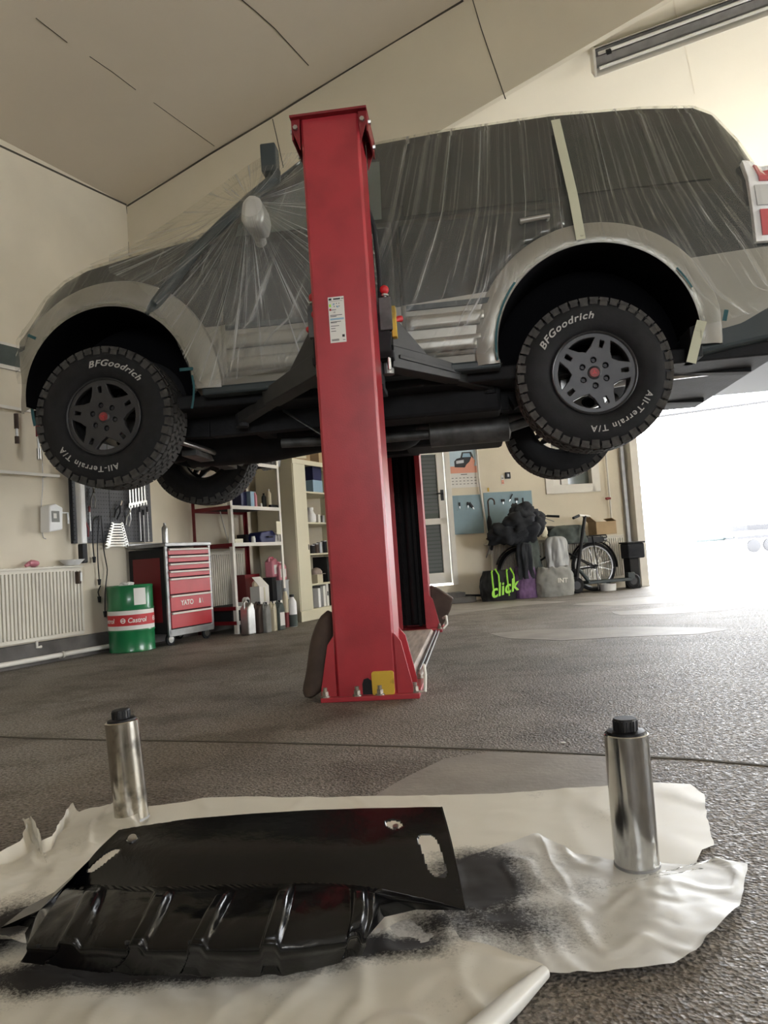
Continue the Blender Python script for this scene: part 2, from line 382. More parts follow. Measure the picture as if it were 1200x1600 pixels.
def wall_piece(mb, f, x0, x1, z0, z1, t0=-.2, t1=0):    # f(x, t, z)
    P = [f(x0, t0, z0), f(x1, t0, z0), f(x1, t1, z0), f(x0, t1, z0)]
    if callable(z1): Q = [f(x, t, z1(x)) for x, t in ((x0, t0), (x1, t0), (x1, t1), (x0, t1))]
    else: Q = [f(x, t, z1) for x, t in ((x0, t0), (x1, t0), (x1, t1), (x0, t1))]
    a = mb._v(P); b = mb._v(Q); mb.face(a[::-1]); mb.face(b)
    for i in range(4): mb.face([a[i], a[(i+1) % 4], b[(i+1) % 4], b[i]])

FL = MB(); n_ = 1
FL.face(FL._v([WP(-12.9, -.3), Vector((9.2, -5.4, 0)), Vector((9.2, 12.0, 0)), BP(-2.3, -.15)]))
floor = struct(FL.build('floor', M['floor']))
g = MB(); g.bb(-40, 60, -30, 90, -.12, -.03); struct(g.build('ground_outside', M['out']))
# left wall
mb = MB(); wall_piece(mb, WP, -12.9, 3.25, 0, 4.20, -.2, 0); struct(mb.build('wall_left', M['wall']))
mb = MB(); wall_piece(mb, WP, -6, .15, 0, .17, 0, .05); wall_piece(mb, WP, .15, 3.2, 0, .14, 0, .03); struct(mb.build('baseboard_left', M['plinth']))
# back wall with gate, window and door openings
U0, U1 = -2.09, 8.0
D0, D1, DZ0, DZ1 = -.98, 0.0, .22, 2.13
W0, W1, WZ0, WZ1 = 1.42, 2.10, 1.42, 2.35
mb = MB(); zb_ = lambda u: roofz(tof(BP(u)))+.05
for x0, x1, z0, z1 in ((U0, D0, 0, 2.6), (D0, D1, 0, DZ0), (D0, D1, DZ1, 2.6), (D1, W0, 0, 2.6), (W0, W1, 0, WZ0), (W0, W1, WZ1, 2.6), (W1, GU0, 0, 2.6), (U0, GU0, 2.6, GZ), (GU1, U1, 0, GZ)):
    wall_piece(mb, BP, x0, x1, z0, z1)
for k in range(12):
    a, b = U0+(U1-U0)*k/12, U0+(U1-U0)*(k+1)/12
    wall_piece(mb, BP, a, b, GZ, zb_)
struct(mb.build('wall_back', M['wall']))
# right and front walls with openings
mb = MB()
fr = lambda x, t, z: Vector((8.66+.2-(t+.2), x, z))
for x0, x1, z0, z1 in ((-5.2, -.7, 0, 6.2), (3.7, 12.1, 0, 6.2), (-.7, 3.7, 3.7, 6.2)): wall_piece(mb, fr, x0, x1, z0, z1)
struct(mb.build('wall_right', M['white_wall']))
mb = MB(); ff = lambda x, t, z: Vector((x, -5+t, z))
for x0, x1, z0, z1 in ((-8.3, -1, 0, 6.2), (2, 8.8, 0, 6.2), (-1, 2, 0, 2.0), (-1, 2, 3.2, 6.2)): wall_piece(mb, ff, x0, x1, z0, z1)
struct(mb.build('wall_front', M['white_wall']))
# ceiling: two pitches of a sloping roof, gate daylight put into a paler colour behind the rafter
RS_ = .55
for s0, s1, cm in ((-13.5, RS_+.14, 'ceil'), (RS_+.14, 9.5, 'ceil_daylit')):
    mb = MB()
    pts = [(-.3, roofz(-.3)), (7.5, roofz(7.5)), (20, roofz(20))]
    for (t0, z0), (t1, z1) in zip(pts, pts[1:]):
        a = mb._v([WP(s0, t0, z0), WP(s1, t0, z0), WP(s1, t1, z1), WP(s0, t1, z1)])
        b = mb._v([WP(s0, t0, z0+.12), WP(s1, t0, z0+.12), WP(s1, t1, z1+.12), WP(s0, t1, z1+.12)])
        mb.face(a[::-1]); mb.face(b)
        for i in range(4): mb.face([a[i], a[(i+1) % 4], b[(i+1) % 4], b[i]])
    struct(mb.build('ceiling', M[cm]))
# boxed-in rafter
RS = .63
rb = lambda t: 3.15+.23*t
mb = MB()
T = [0, 1, 2, 3, 4, 5, 6, 7.4]
for a, b in zip(T, T[1:]):
    P = [WP(RS, a, rb(a)), WP(RS, b, rb(b)), WP(RS, b, roofz(b)), WP(RS, a, roofz(a))]
    mb.prism(P, Vector(WD)*.05)
struct(mb.build('trim_rafter', M['rafter'], merge=.0005))
def strip_on(pts, q, n, wd, name, mt='crack_and_shade', th=.004):       # thin seam or strip of gap shadow laid on a plane through photograph points
    mb = MB(); P = [Vector(onplane(x, y, q, n)) for x, y in pts]; nn = Vector(n).normalized()
    if nn.dot(Vector((0, 0, CH))-P[0]) < 0: nn = -nn
    for a, b in zip(P, P[1:]):
        s = (b-a).normalized().cross(nn)*wd/2
        mb.prism([a-s, b-s, b+s, a+s], nn*th)
    return struct(mb.build(name, M[mt]))
Cq = np.array(WP(RS, 0, 4.19)); RSn = -WD
rn = np.cross(np.array(Vector(WN)+Vector((0, 0, .187))), WD); rn = rn/np.linalg.norm(rn)
strip_on([(426, 186), (432, 212), (443, 262)], Cq, RSn, .007, 'trim_1')
strip_on([(738, -2), (752, 45), (770, 98), (790, 155)], Cq, RSn, .007, 'trim_2')
strip_on([(199, 322), (260, 284), (330, 240), (424, 184), (520, 124), (620, 63), (724, 1)], Cq, RSn, .016, 'gap_shadow_rafter')  # shadow of the gap between rafter and ceiling, drawn as a dark strip
strip_on([(198, 322), (201, 350), (202, 400)], WQ, WN, .02, 'trim_4')
strip_on([(-2, 227), (60, 256), (130, 289), (199, 321)], WQ, WN, .016, 'gap_shadow_eave')  # eave gap shadow, likewise a dark strip laid on the wall
strip_on([(375, -3), (400, 18), (430, 45), (462, 80), (482, 102)], Cq, rn, .006, 'trim_6')
strip_on([(56, 28), (105, 66)], Cq, rn, .003, 'trim_7')
strip_on([(140, 88), (175, 112), (212, 140)], Cq, rn, .003, 'trim_8')
strip_on([(240, 160), (290, 196), (335, 228)], Cq, rn, .002, 'trim_9')
strip_on([(1052, -2), (1060, 45), (1072, 80), (1085, 146)], Cq, rn, .010, 'trim_10', mt='rafter')
# pier on the left wall where the tool board starts
s0, _ = pw(104, 800, .03)
# floor: smooth repairs and an expansion joint
def patch(pts, name, mt='patch', th=.0012, jit=.012):
    P = [onz(x, y) for x, y in pts]; Q = []
    for a, b in zip(P, P[1:]+P[:1]):
        for k in range(6):
            p = a.lerp(b, k/6); Q.append(p+Vector((noise.noise(p*3), noise.noise(p*3+Vector((9, 0, 0))), 0))*jit*max(1, p.y*.5))
    mb = MB(); mb.prism(Q, (0, 0, th)); return struct(mb.build(name, M[mt]))
patch([(762, 990), (830, 984), (1000, 979), (1100, 981), (1140, 984), (1090, 991), (960, 996), (880, 1001), (800, 998)], 'floor_patch')
patch([(955, 956), (1060, 948), (1165, 949), (1130, 954), (1040, 960), (970, 961)], 'floor_patch')
patch([(890, 945), (1000, 934), (1100, 928), (1210, 924), (1210, 936), (1090, 940), (960, 947)], 'floor_patch')
patch([(700, 945), (790, 938), (890, 940), (800, 948), (700, 962)], 'floor_patch')
patch([(560, 1262), (640, 1212), (690, 1186), (760, 1175), (960, 1183), (1010, 1240), (800, 1270)], 'floor_patch')
mb = MB()
jp = [(-30, 1150), (80, 1154), (160, 1156), (300, 1158), (450, 1161), (620, 1166), (800, 1172), (950, 1180), (1080, 1186), (1230, 1199), (1500, 1226)]
for a, b in zip(jp, jp[1:]): mb.beam(onz(*a, .001), onz(*b, .001), .014, .003)
struct(mb.build('floor_joint', M['crack_and_shade']))

# ------------------------------------------------------------------ gate, door, window of the back wall
def obj_frame(parent_kind, name): pass
mb = MB()
for u in (GU0-.02, GU1+.02):
    P = BP(u, 0, GZ/2); mb.box(P, (.12, .34, GZ), Matrix.Rotation(RZB, 3, 'Z'))
mb.box(BP((GU0+GU1)/2, 0, GZ+.04), (GU1-GU0+.16, .34, .12), Matrix.Rotation(RZB, 3, 'Z'))
gate = struct(mb.build('door_2', M['frame_white'], bevel=.004))
mb = MB(); mb.box(BP(GU0-.14, .04, GZ/2), (.05, .05, GZ), Matrix.Rotation(RZB, 3, 'Z')); mb.build('guide_rail', M['grey_metal'], gate, bevel=.003)

dr = MB(); R_ = Matrix.Rotation(RZB, 3, 'Z')
def bbx(mb, u0, u1, t0, t1, z0, z1, mi=0): mb.box(BP((u0+u1)/2, (t0+t1)/2, (z0+z1)/2), (abs(u1-u0), abs(t1-t0), abs(z1-z0)), R_, mi)
for a, b, c, d in ((D0, D0+.07, DZ0, DZ1), (D1-.07, D1, DZ0, DZ1), (D0, D1, DZ1-.07, DZ1)): bbx(dr, a, b, -.12, .03, c, d)
door = struct(dr.build('door_1', M['frame_white'], bevel=.004))
lf = MB(); a0, a1 = D0+.08, D1-.08
for q in ((a0, a0+.1, DZ0+.03, DZ1-.08), (a1-.1, a1, DZ0+.03, DZ1-.08), (a0, a1, DZ0+.03, DZ0+.17), (a0, a1, 1.02, 1.10), (a0, a1, DZ1-.19, DZ1-.08)): bbx(lf, q[0], q[1], -.05, .0, q[2], q[3])
leaf = lf.build('leaf', M['frame_white'], door, bevel=.004)
gl = MB(); bbx(gl, a0+.1, a1-.1, -.035, -.025, 1.10, DZ1-.19); bbx(gl, a0+.1, a1-.1, -.035, -.025, DZ0+.17, 1.02); gl.build('pane', M['glass_light'], leaf)
bl = MB()
for k in range(34):
    z = DZ0+.2+k*.05
    if z < DZ1-.2 and not .99 < z < 1.13: bbx(bl, a0+.1, a1-.1, -.022, -.018, z, z+.034)
bl.build('blind', M['blind'], leaf)
hd = MB(); hd.tube([BP(a1-.05, .0, 1.42), BP(a1-.05, .05, 1.42), BP(a1-.14, .05, 1.42)], .009); bbx(hd, a1-.07, a1-.03, 0, .01, 1.33, 1.47); hd.build('door_handle', M['black'], leaf)
st = MB(); bbx(st, -.9, .12, .02, .32, .0, .07); bbx(st, -.75, .0, .02, .26, .07, .13); struct(st.build('door_step', M['plinth'], bevel=.005))
wf = MB()
for q in ((W0-.07, W0+.05, WZ0-.08, WZ1+.05), (W1-.05, W1+.07, WZ0-.08, WZ1+.05), (W0, W1, WZ0-.08, WZ0+.04), (W0, W1, WZ1-.04, WZ1+.05), (W0+.0, W0+.0, 0, 0)):
    if q[1] > q[0]: bbx(wf, q[0], q[1], -.12, .02, q[2], q[3])
win = struct(wf.build('window_1', M['frame_white'], bevel=.004))
gl = MB(); bbx(gl, W0+.05, W1-.05, -.09, -.08, WZ0+.04, WZ1-.04); gl.build('pane', M['glass_light'], win)
bl = MB(); bbx(bl, W0+.08, W0+.18, -.07, -.05, WZ0+.04, WZ0+.30); bbx(bl, W0+.2, W0+.30, -.07, -.05, WZ0+.04, WZ0+.26); bl.build('window_film', M['paper'], win)
# outside, far beyond the gate
tr = thing('flatbed_trailer', 'pale low flatbed trailer parked far outside the gate', 'trailer', onz(1178, 862), .05)
mb = MB(); mb.bb(-.9, 3.2, -.8, .8, .42, .50); mb.build('deck', M['out_grey'], tr)
for x in (-.4, .1): 
    mb = MB(); mb.lathe([(.0, -.06), (.15, -.06), (.2, -.04), (.2, .04), (.15, .06), (.0, .06)], (x, -.75, .2), 'Y', 20); mb.build('wheel', M['out_grey'], tr, smooth=True)
mb = MB(); mb.bb(-.4, 1.3, -.5, .5, .66, .84); mb.build('load', M['out_grey'], tr)
mb = MB(); mb.tube([(-1.8, 0, .45), (-.9, 0, .45)], .04); mb.tube([(-.9, -.6, .5), (-.9, .6, .5)], .03); mb.build('drawbar', M['plastic_dark'], tr)
ca = Vector(onplane(1035, 650, (0, 16, 0), (0, 1, 0))); cb_ = Vector(onplane(1200, 627, (0, 16, 0), (0, 1, 0))); dv = (cb_-ca).normalized()
ca = ca-dv*2.2; cb_ = cb_+dv*2.5; oc = thing('overhead_cable', 'grey cable strung across outside the gate', 'cable', (ca.x, ca.y, -.03))
mb = MB(); mb.tube([Vector((0, 0, ca.z+.03)), cb_-ca+Vector((0, 0, ca.z+.03))], .028, 8); mb.build('wire', M['out_grey'], oc)
for q in (Vector((0, 0, 0)), Vector((cb_.x-ca.x, cb_.y-ca.y, 0))): mb = MB(); mb.tube([q, q+Vector((0, 0, (ca.z if q.x == 0 else cb_.z)+.1))], .04, 10); mb.build('pole', M['grey_metal'], oc)

# ------------------------------------------------------------------ fluorescent lamp under the roof
P0 = Vector(onplane(928, 97, Cq-np.array([0, 0, .10]), rn)); dl = (Vector(onplane(1196, 0, Cq-np.array([0, 0, .10]), rn))-P0).normalized()
lp = thing('fluorescent_lamp', 'twin tube fluorescent lamp hanging below the pale sloping ceiling', 'lamp', P0)
sd = dl.cross(Vector((0, 0, 1))).normalized(); uu = sd.cross(dl); _t = math.radians(36); sd, uu = sd*math.cos(_t)+uu*math.sin(_t), uu*math.cos(_t)-sd*math.sin(_t)
Rl = Matrix((dl, sd, uu)).transposed(); LEN = 2.9
def lb(mb, x0, x1, y0, y1, z0, z1): mb.box(Rl @ Vector(((x0+x1)/2, (y0+y1)/2, (z0+z1)/2)), (x1-x0, y1-y0, z1-z0), Rl)
mb = MB(); lb(mb, 0, LEN, -.08, .08, .03, .09); lb(mb, 0, LEN, -.035, .035, -.01, .03); mb.build('housing', M['grey_metal'], lp, bevel=.003)
for k in (-1, 1):
    mb = MB(); mb.tube([Rl @ Vector((.04, k*.062, -.015)), Rl @ Vector((LEN-.04, k*.062, -.015))], .014, 12); mb.build('tube', M['white_plastic'], lp, smooth=True)
    mb = MB()
    a = [(0, k*.08, .05), (LEN, k*.08, .05), (LEN, k*.12, -.03), (0, k*.12, -.03)]
    mb.prism([Rl @ Vector(p) for p in a], Rl @ Vector((0, k*.003, .003))); mb.build('reflector', M['frame_white'], lp)
for x in (0, LEN):
    mb = MB(); lb(mb, x-.012, x+.012, -.12, .12, -.035, .09); mb.build('end_cap', M['frame_white'], lp, bevel=.003)
for x in (.4, 1.5, 2.6): p = Rl @ Vector((x, 0, .085)); mb = MB(); mb.tube([p, p+Vector((0, 0, .06))], .006); mb.build('hanger', M['black'], lp)
mb = MB(); mb.tube([Rl @ Vector((.3, .0, .09)), Rl @ Vector((.2, .02, .12)), Rl @ Vector((.16, .05, .11))], .004); mb.build('cable', M['black'], lp)
mb = MB(); lb(mb, .10, .14, .05, .08, -.075, -.035); mb.build('starter', M['black'], lp)

# ------------------------------------------------------------------ radiators and pipes
def radiator(name, label, loc, rz, L_, z0, z1, group=None):
    t = thing(name, label, 'radiator', loc, rz, group); H = z1-z0
    mb = MB(); mb.bb(0, L_, -.07, -.02, z0, z1)
    n = int(L_/.033)
    for i in range(n):
        x = (i+.5)*L_/n; mb.bb(x-.0105, x+.0105, -.086, -.068, z0+.03, z1-.03)
    mb.build('panel', M['rad'], t, bevel=.004)
    mb = MB(); mb.bb(-.002, L_+.002, -.09, -.0, z1-.004, z1+.012)
    for i in range(int(L_/.05)): mb.bb(i*.05+.012, i*.05+.038, -.08, -.012, z1+.011, z1+.014)
    mb.build('top_grille', M['rad'], t, bevel=.002)
    for x in (.1, L_-.13): mb = MB(); mb.bb(x, x+.03, -.02, .0, z0+.1, z1-.1); mb.build('bracket', M['grey_metal'], t)
    return t
s1, zt = pw(130, 885, .09); _, zl = pw(130, 991, .09)
ra = radiator('radiator', 'large cream panel radiator on the left wall, left of the oil drum', WP(s1-1.9, 0), RZL, 1.9, zl, zt)
mb = MB(); mb.box((1.83, -.1, zt-.09), (.028, .05, .10)); mb.build('heat_meter', M['brown'], ra, bevel=.004)
mb = MB(); mb.box((1.838, -.128, zt-.085), (.014, .01, .07)); mb.build('display', M['white_plastic'], ra)
mb = MB(); mb.tube([(1.45, -.05, zl+.02), (1.45, -.05, zl-.05), (1.49, -.05, zl-.05)], .012); mb.build('valve', M['frame_white'], ra)
sa, za = pw(322, 868, .09); sb_, zb2 = pw(352, 960, .09)
radiator('radiator', 'cream panel radiator on the left wall behind the red rack', WP(1.05, 0), RZL, 1.0, .22, .82)
ua, zc_ = pb(770, 850, .09); ub, zd_ = pb(985, 925, .09)
radiator('radiator', 'cream panel radiator on the back wall behind the bicycle', BP(ua-.02, 0), RZB, ub-ua, .14, zc_)
mb = MB(); mb.tube([WP(-3, .09, .05), WP(-.6, .09, .05), WP(-.35, .09, .052), WP(.3, .09, .05)], .02, 12); mb.lathe([(.028, -.02), (.028, .02)], WP(-.42, .09, .05), 'Y', 12)
tag(mb.build('heating_pipe', M['frame_white'], smooth=True), 'white heating pipe along the floor under the left radiator', 'pipe')
mb = MB(); mb.tube([BP(-.1, .08, .09), BP(.3, .08, .06), BP(.8, .08, .07)], .014, 10); mb.tube([BP(.3, .08, .06), BP(.3, .08, .12)], .012)
tag(mb.build('heating_pipe', M['black'], smooth=True), 'dark pipe low on the back wall beside the white glazed door', 'pipe')
p0 = pb(742, 668, .05); p1 = pb(765, 862, .05)
mb = MB(); mb.tube([BP(p0[0], .05, 4.3), BP(p0[0], .05, 1.6), BP(p1[0], .05, p1[1])], .014, 10); mb.tube([BP(p1[0], .05, p1[1]), BP(p1[0]-.01, .05, p1[1]-.03)], .02)
tag(mb.build('wall_pipe', M['frame_white'], smooth=True), 'thin white pipe down the back wall between the pale blue boards', 'pipe')
p0 = pb(944, 700, .05); p1 = pb(957, 825, .05)
mb = MB(); mb.tube([BP(p0[0], .05, 4.3), BP(p1[0], .05, p1[1])], .012, 10); tag(mb.build('wall_pipe', M['frame_white'], smooth=True), 'thin white conduit down the wall just left of the gate', 'pipe')
q = pb(949, 779, .06); mb = MB(); mb.tube([BP(q[0]-.035, .08, q[1]), BP(q[0]+.035, .08, q[1])], .016); mb.tube([BP(q[0], .05, q[1]), BP(q[0], .08, q[1])], .02); mb.build('valve', M['rim_red'], bpy.data.objects['wall_pipe.001'], smooth=True)
# ------------------------------------------------------------------ two-post lift
YAW = .1103
LQ = np.array([-.1356, 3.5397, 0]); VA = np.array([math.cos(YAW), -math.sin(YAW), 0]); VB = np.array([math.sin(YAW), math.cos(YAW), 0])
def lw(x, y, z): return Vector(LQ+VA*x+VB*y)+Vector((0, 0, z))
def pl(x, y, off):                                     # photograph -> lift local (x, z) on the plane y = off
    P = onplane(x, y, LQ+VB*off, VB); return float((P-LQ)@VA), float(P[2])
LL = 3.24
lift = thing('two_post_lift', 'red two-post vehicle lift with black arms carrying the wrapped off-road car', 'vehicle lift', LQ, -YAW)
HW, TOP = .143, 2.80
def column(sy, oy):                                    # sy: +1 near column (opens away from the camera), -1 far one
    f = lambda y: oy+sy*y
    mb = MB()
    prof = [(-HW, .26), (-HW, .012), (-HW+.012, 0), (HW-.012, 0), (HW, .012), (HW, .26), (HW-.045, .26), (HW-.045, .252), (HW-.008, .252), (HW-.008, .010), (-HW+.008, .010), (-HW+.008, .252), (-HW+.045, .252), (-HW+.045, .26)]
    mb.prism([(x, f(y), .02) for x, y in prof], (0, 0, TOP-.02))
    c = mb.build('column', M['red'], lift, bevel=.002)
    mb = MB(); a, b = sorted((f(-.035), f(.30))); mb.bb(-HW-.045, HW+.045, a, b, TOP-.004, TOP+.008)
    for s in (-1, 1):
        P = [(s*HW, f(-.01), TOP), (s*(HW+.042), f(-.01), TOP), (s*(HW+.042), f(-.01), TOP-.05), (s*(HW+.004), f(-.01), TOP-.16)]
        mb.prism(P, (0, sy*.008, 0)); P = [(p[0], f(.27), p[2]) for p in P]; mb.prism(P, (0, sy*.008, 0))
        a, b = sorted((f(0), f(.27))); mb.bb(s*(HW+.036), s*(HW+.044), a, b, TOP-.10, TOP)
    mb.build('top_plate', M['red_dark'], c, bevel=.002)
    mb = MB()
    for s in (-1, 1):
        mb.tube([(s*(HW+.044), f(.04), TOP-.035), (s*(HW+.056), f(.04), TOP-.035)], .012, 6); mb.tube([(s*(HW+.02), f(-.012), TOP-.05), (s*(HW+.02), f(-.028), TOP-.05)], .012, 6)
        mb.tube([(s*(HW+.044), f(.20), TOP-.075), (s*(HW+.056), f(.20), TOP-.075)], .012, 6)
    mb.build('top_bolt', M['steel'], c)
    mb = MB(); a, b = sorted((f(-.03), f(.47))); mb.bb(-.215, .245, a, b, 0, .022); mb.build('base_plate', M['red'], c, bevel=.003)
    for s in (-1, 1):
        for y in (.0, .25):
            mb = MB(); mb.prism([(s*HW, f(y), .022), (s*(HW+.072), f(y), .022), (s*(HW+.072), f(y), .055), (s*(HW+.03), f(y), .26), (s*HW, f(y), .30)], (0, sy*.01, 0)); mb.build('gusset', M['red'], c, bevel=.0015)
    for x, y in ((-.195, -.008), (-.045, -.012), (.062, -.012), (.222, .02), (-.19, .40), (.22, .40)):
        mb = MB(); y = f(y); mb.tube([(x, y, .022), (x, y, .028)], .022, 14); mb.tube([(x, y, .028), (x, y, .048)], .016, 6); mb.tube([(x, y, .048), (x, y, .066)], .010, 8); mb.build('anchor_bolt', M['bolt'], c)
    # inside: slide carriage rail, cylinder and chain
    mb = MB(); mb.tube([(0, f(.09), .05), (0, f(.09), 1.75)], .035, 14); mb.tube([(0, f(.09), 1.7), (0, f(.09), 2.6)], .02, 12); mb.build('hydraulic_cylinder', M['black_matte'], c, smooth=True)
    mb = MB()
    for k in range(60): mb.box((-.075, f(.11), .06+k*.045), (.012 if k % 2 else .024, .02, .04))
    mb.build('chain', M['black_matte'], c)
    mb = MB(); mb.bb(.035, .06, min(f(.05), f(.15)), max(f(.05), f(.15)), .03, 1.8); mb.bb(-HW+.02, HW-.02, min(f(.02), f(.03)), max(f(.02), f(.03)), .03, TOP-.1); mb.build('inner_guide', M['under_grey' if 0 else 'black_matte'], c)
    return c
near = column(1, 0); far = column(-1, LL)
# access hole with yellow cover, sticker
x0, z0 = pl(581, 1050, -.012); x1, z1 = pl(616, 1088, -.012)
mb = MB(); cx, cz = (x0+x1)/2, (z0+z1)/2+.004
pp = []
hw, hh, rr = .052, .055, .012
for (sx, sz, a0) in ((1, 1, 0), (-1, 1, 90), (-1, -1, 180), (1, -1, 270)):
    for k in range(4): a = math.radians(a0+k*30); pp.append((cx+sx*(hw-rr)+rr*math.cos(a), -.0115, cz+sz*(hh-rr)+rr*math.sin(a)))
mb.prism(pp, (0, .0105, 0)); yc = mb.build('access_cover', M['yellow'], near, bevel=.002)
mb = MB(); mb.prism([(p[0]*.8+cx*.2, -.0125, p[2]*.8+cz*.2) for p in pp], (0, .0015, 0)); mb.build('raised_panel', M['yellow'], yc)
mb = MB(); xb, zb1 = pl(572, 1077, -.002); mb.prism([(xb-.016, -.0015, .024), (xb+.03, -.0015, .024), (xb+.03, -.0015, .085), (xb+.012, -.0015, .10), (xb-.008, -.0015, .095), (xb-.016, -.0015, .075)], (0, .002, 0)); mb.build('base_opening', M['black'], near)
xa, za = pl(511, 463, 0); xb, zb_s = pl(542, 536, 0); xm, zm = (xa+xb)/2+.001, (za+zb_s)/2; WW, HH = .077, .222
mb = MB(); mb.bb(xm-WW/2, xm+WW/2, -.0012, 0, zm-HH/2, zm+HH/2); stk = mb.build('sticker', M['paper'], near)
mb = MB()
def sq(x, z, w_, h_): mb.bb(xm+x-w_/2, xm+x+w_/2, -.0018, -.0011, zm+z-h_/2, zm+z+h_/2)
for x, z, w_, h_ in ((-.028, .100, .014, .010), (.004, .100, .034, .007), (.031, .100, .012, .003), (0, .09, .064, .001)): sq(x, z, w_, h_)
for z, L_ in ((.048, .03), (.022, .058), (-.010, .05), (-.014, .03), (-.030, .04), (-.042, .022), (-.055, .024), (.016, .03)): sq(-.032+L_/2, z, L_, .0026)
for k in range(11): sq(-.030+k*.0033, -.098, .0018, .010)
for k in range(6): sq(-.01+.012*(k % 3), .078-.014*(k//3), .004, .004)
sq(.026, -.080, .012, .012); sq(.028, -.1, .012, .002)
mb.build('sticker_print', M['ink'], stk)
mb = MB(); sq(0, .003, .066, .009); mb.build('sticker_band', M['paper_blue'], stk)
mb = MB()
for x, z in ((-.012, .075), (.006, .062)): sq(x, z, .008, .008)
mb.build('sticker_pictogram', M['paper_blue'], stk)
mb = MB(); sq(-.030, .050, .009, .010); mb.build('sticker_mark', M['label_red'], stk)
mb = MB(); sq(-.030, .070, .009, .014); mb.build('sticker_mark', M['lime'], stk)
text('10', .012, M['ink'], stk, FR(xm-.012, -.0018, zm+.032), 'sticker_number', ext=.0003)

# floor plate between the columns
mb = MB()
mb.prism([(-.20, 0, .004), (-.17, 0, .030), (.155, 0, .030), (.185, 0, .004)], (0, LL-.94, 0)); o = mb.build('floor_cover', M['wood'], lift, bevel=.002); o.location = (0, .47, 0)
mb = MB(); mb.bb(.185, .20, .45, LL-.45, .004, .022); mb.bb(.207, .22, .45, LL-.45, .002, .016); mb.build('hydraulic_line', M['grey_metal'], lift, bevel=.003)
mb = MB(); mb.tube([(.25, .05, .10), (.27, .03, .14), (.275, .0, .10), (.27, -.02, .03), (.25, 0, .025)], .008); mb.build('cable_loop', M['frame_white'], lift, smooth=True)
mb = MB(); mb.tube([(.25, LL-.30, .10), (.28, LL-.36, .12), (.285, LL-.42, .06), (.25, LL-.44, .025)], .01); mb.build('cable_loop', M['frame_white'], lift, smooth=True)

# carriages and arms
def carriage(sy, oy):
    f = lambda y: oy+sy*y; zz = 1.80
    mb = MB(); a, b = sorted((f(.12), f(.40)))
    mb.bb(-.115, .115, a, b, zz-.28, zz+.30)
    a, b = sorted((f(.27), f(.46))); mb.bb(-.21, .21, a, b, zz-.14, zz-.10); mb.bb(-.21, .21, a, b, zz+.06, zz+.10); mb.bb(-.20, .20, min(f(.27), f(.30)), max(f(.27), f(.30)), zz-.14, zz+.12)
    mb.bb(-.15, .15, a, b, zz-.30, zz-.27)
    mb.bb(-.10, .14, a, b, zz-.27, zz-.14)
    car = mb.build('carriage', M['black_matte'], lift, bevel=.004)
    for s in (-1, 1):
        mb = MB(); x = s*.185; y = f(.30)
        mb.bb(x-.032, x+.032, min(y, y-sy*.045), max(y, y-sy*.045), zz+.0, zz+.17); lk = mb.build('arm_lock', M['under_grey'], car, bevel=.004)
        mb = MB(); mb.tube([(x, y-sy*.02, zz-.20), (x, y-sy*.02, zz+.20)], .010); mb.tube([(x, y-sy*.02, zz+.18), (x, y-sy*.02, zz+.19)], .022); mb.build('lock_pin', M['steel'], lk, smooth=True)
        mb = MB(); mb.sphere((x, y-sy*.02, zz+.215), .024); mb.build('knob', M['rim_red' if 0 else 'label_red'], lk, smooth=True)
    return car
carriage(1, 0); carriage(-1, LL)
def arm(p0, p1, p2, seg, side):
    p0, p1, p2 = Vector(p0), Vector(p1), Vector(p2)
    mb = MB(); mb.beam(p0, p1, .11, .12, h2=.085); d = (p1-p0)
    u = Vector((0, 0, 1)); sd = d.normalized().cross(u).normalized()
    for k in (-1, 1):                                   # the raised web at the pivot
        q = sd*k*.05; P = [p0+q+u*.05, p0+q+u*.19, p0+q+d*.12+u*.185, p0+q+d*.5+u*.05]; mb.prism(P, sd*.008)
    q = sd*side
    mb.beam(p0+d*.08+q*.058, p1+q*.058, .012, .02)
    a = mb.build('arm', M['arm'], lift, bevel=.003)
    mb = MB(); mb.beam(p1-d*.12-u*.012, p2-u*.012, .075, .062); mb.build('arm_extension', M['arm'], a, bevel=.003)
    mb = MB(); mb.tube([p2-u*.06, p2+u*.015], .04, 18); mb.tube([p2+u*.01, p2+u*.06], .022, 14); mb.tube([p2+u*.055, p2+u*.085], .06, 18); mb.build('lift_pad', M['black_matte'], a)
    mb = MB(); mb.tube([p0-u*.09, p0+u*.12], .035, 16); mb.build('pivot_pin', M['steel'], a)
    mb = MB(); q1 = p0+d*.10+u*.20; mb.tube([q1, q1+d.normalized()*.05+u*.03, q1+d.normalized()*.07+u*.035], [.008, .016, .018]); mb.build('release_handle', M['rim_red' if 0 else 'label_red'], a, smooth=True)
    return a
xl, zl_ = pl(378, 652, .92); xr, zr_ = pl(765, 600, .92); xk, zk = pl(690, 585, .7); xj, zj = pl(430, 610, .7)
ARMZ = 1.69
for (xe, ze, xm_, zm_) in ((xl, zl_, xj, zj), (xr, zr_, xk, zk)):
    s = 1 if xe > 0 else -1
    e = Vector((xe, .92, max(ze, 1.50))); p = Vector((s*.165, .38, ARMZ)); arm(p, p.lerp(e, .62), e, 1, 1)
    e2 = Vector((xe, LL-.92, max(ze, 1.50))); p = Vector((s*.165, LL-.38, ARMZ)); arm(p, p.lerp(e2, .62), e2, 1, 1)
mb = MB(); x, z = pl(617, 510, .33); mb.bb(x-.012, x+.012, .27, .32, z-.07, z+.09); mb.build('yellow_bracket', M['yellow'], lift, bevel=.003)
mb = MB(); mb.tube([(.13, .27, 2.45), (.155, .29, 2.35), (.165, .29, 2.1), (.16, .28, 1.9)], .012); mb.build('hose', M['black_matte'], lift, smooth=True)
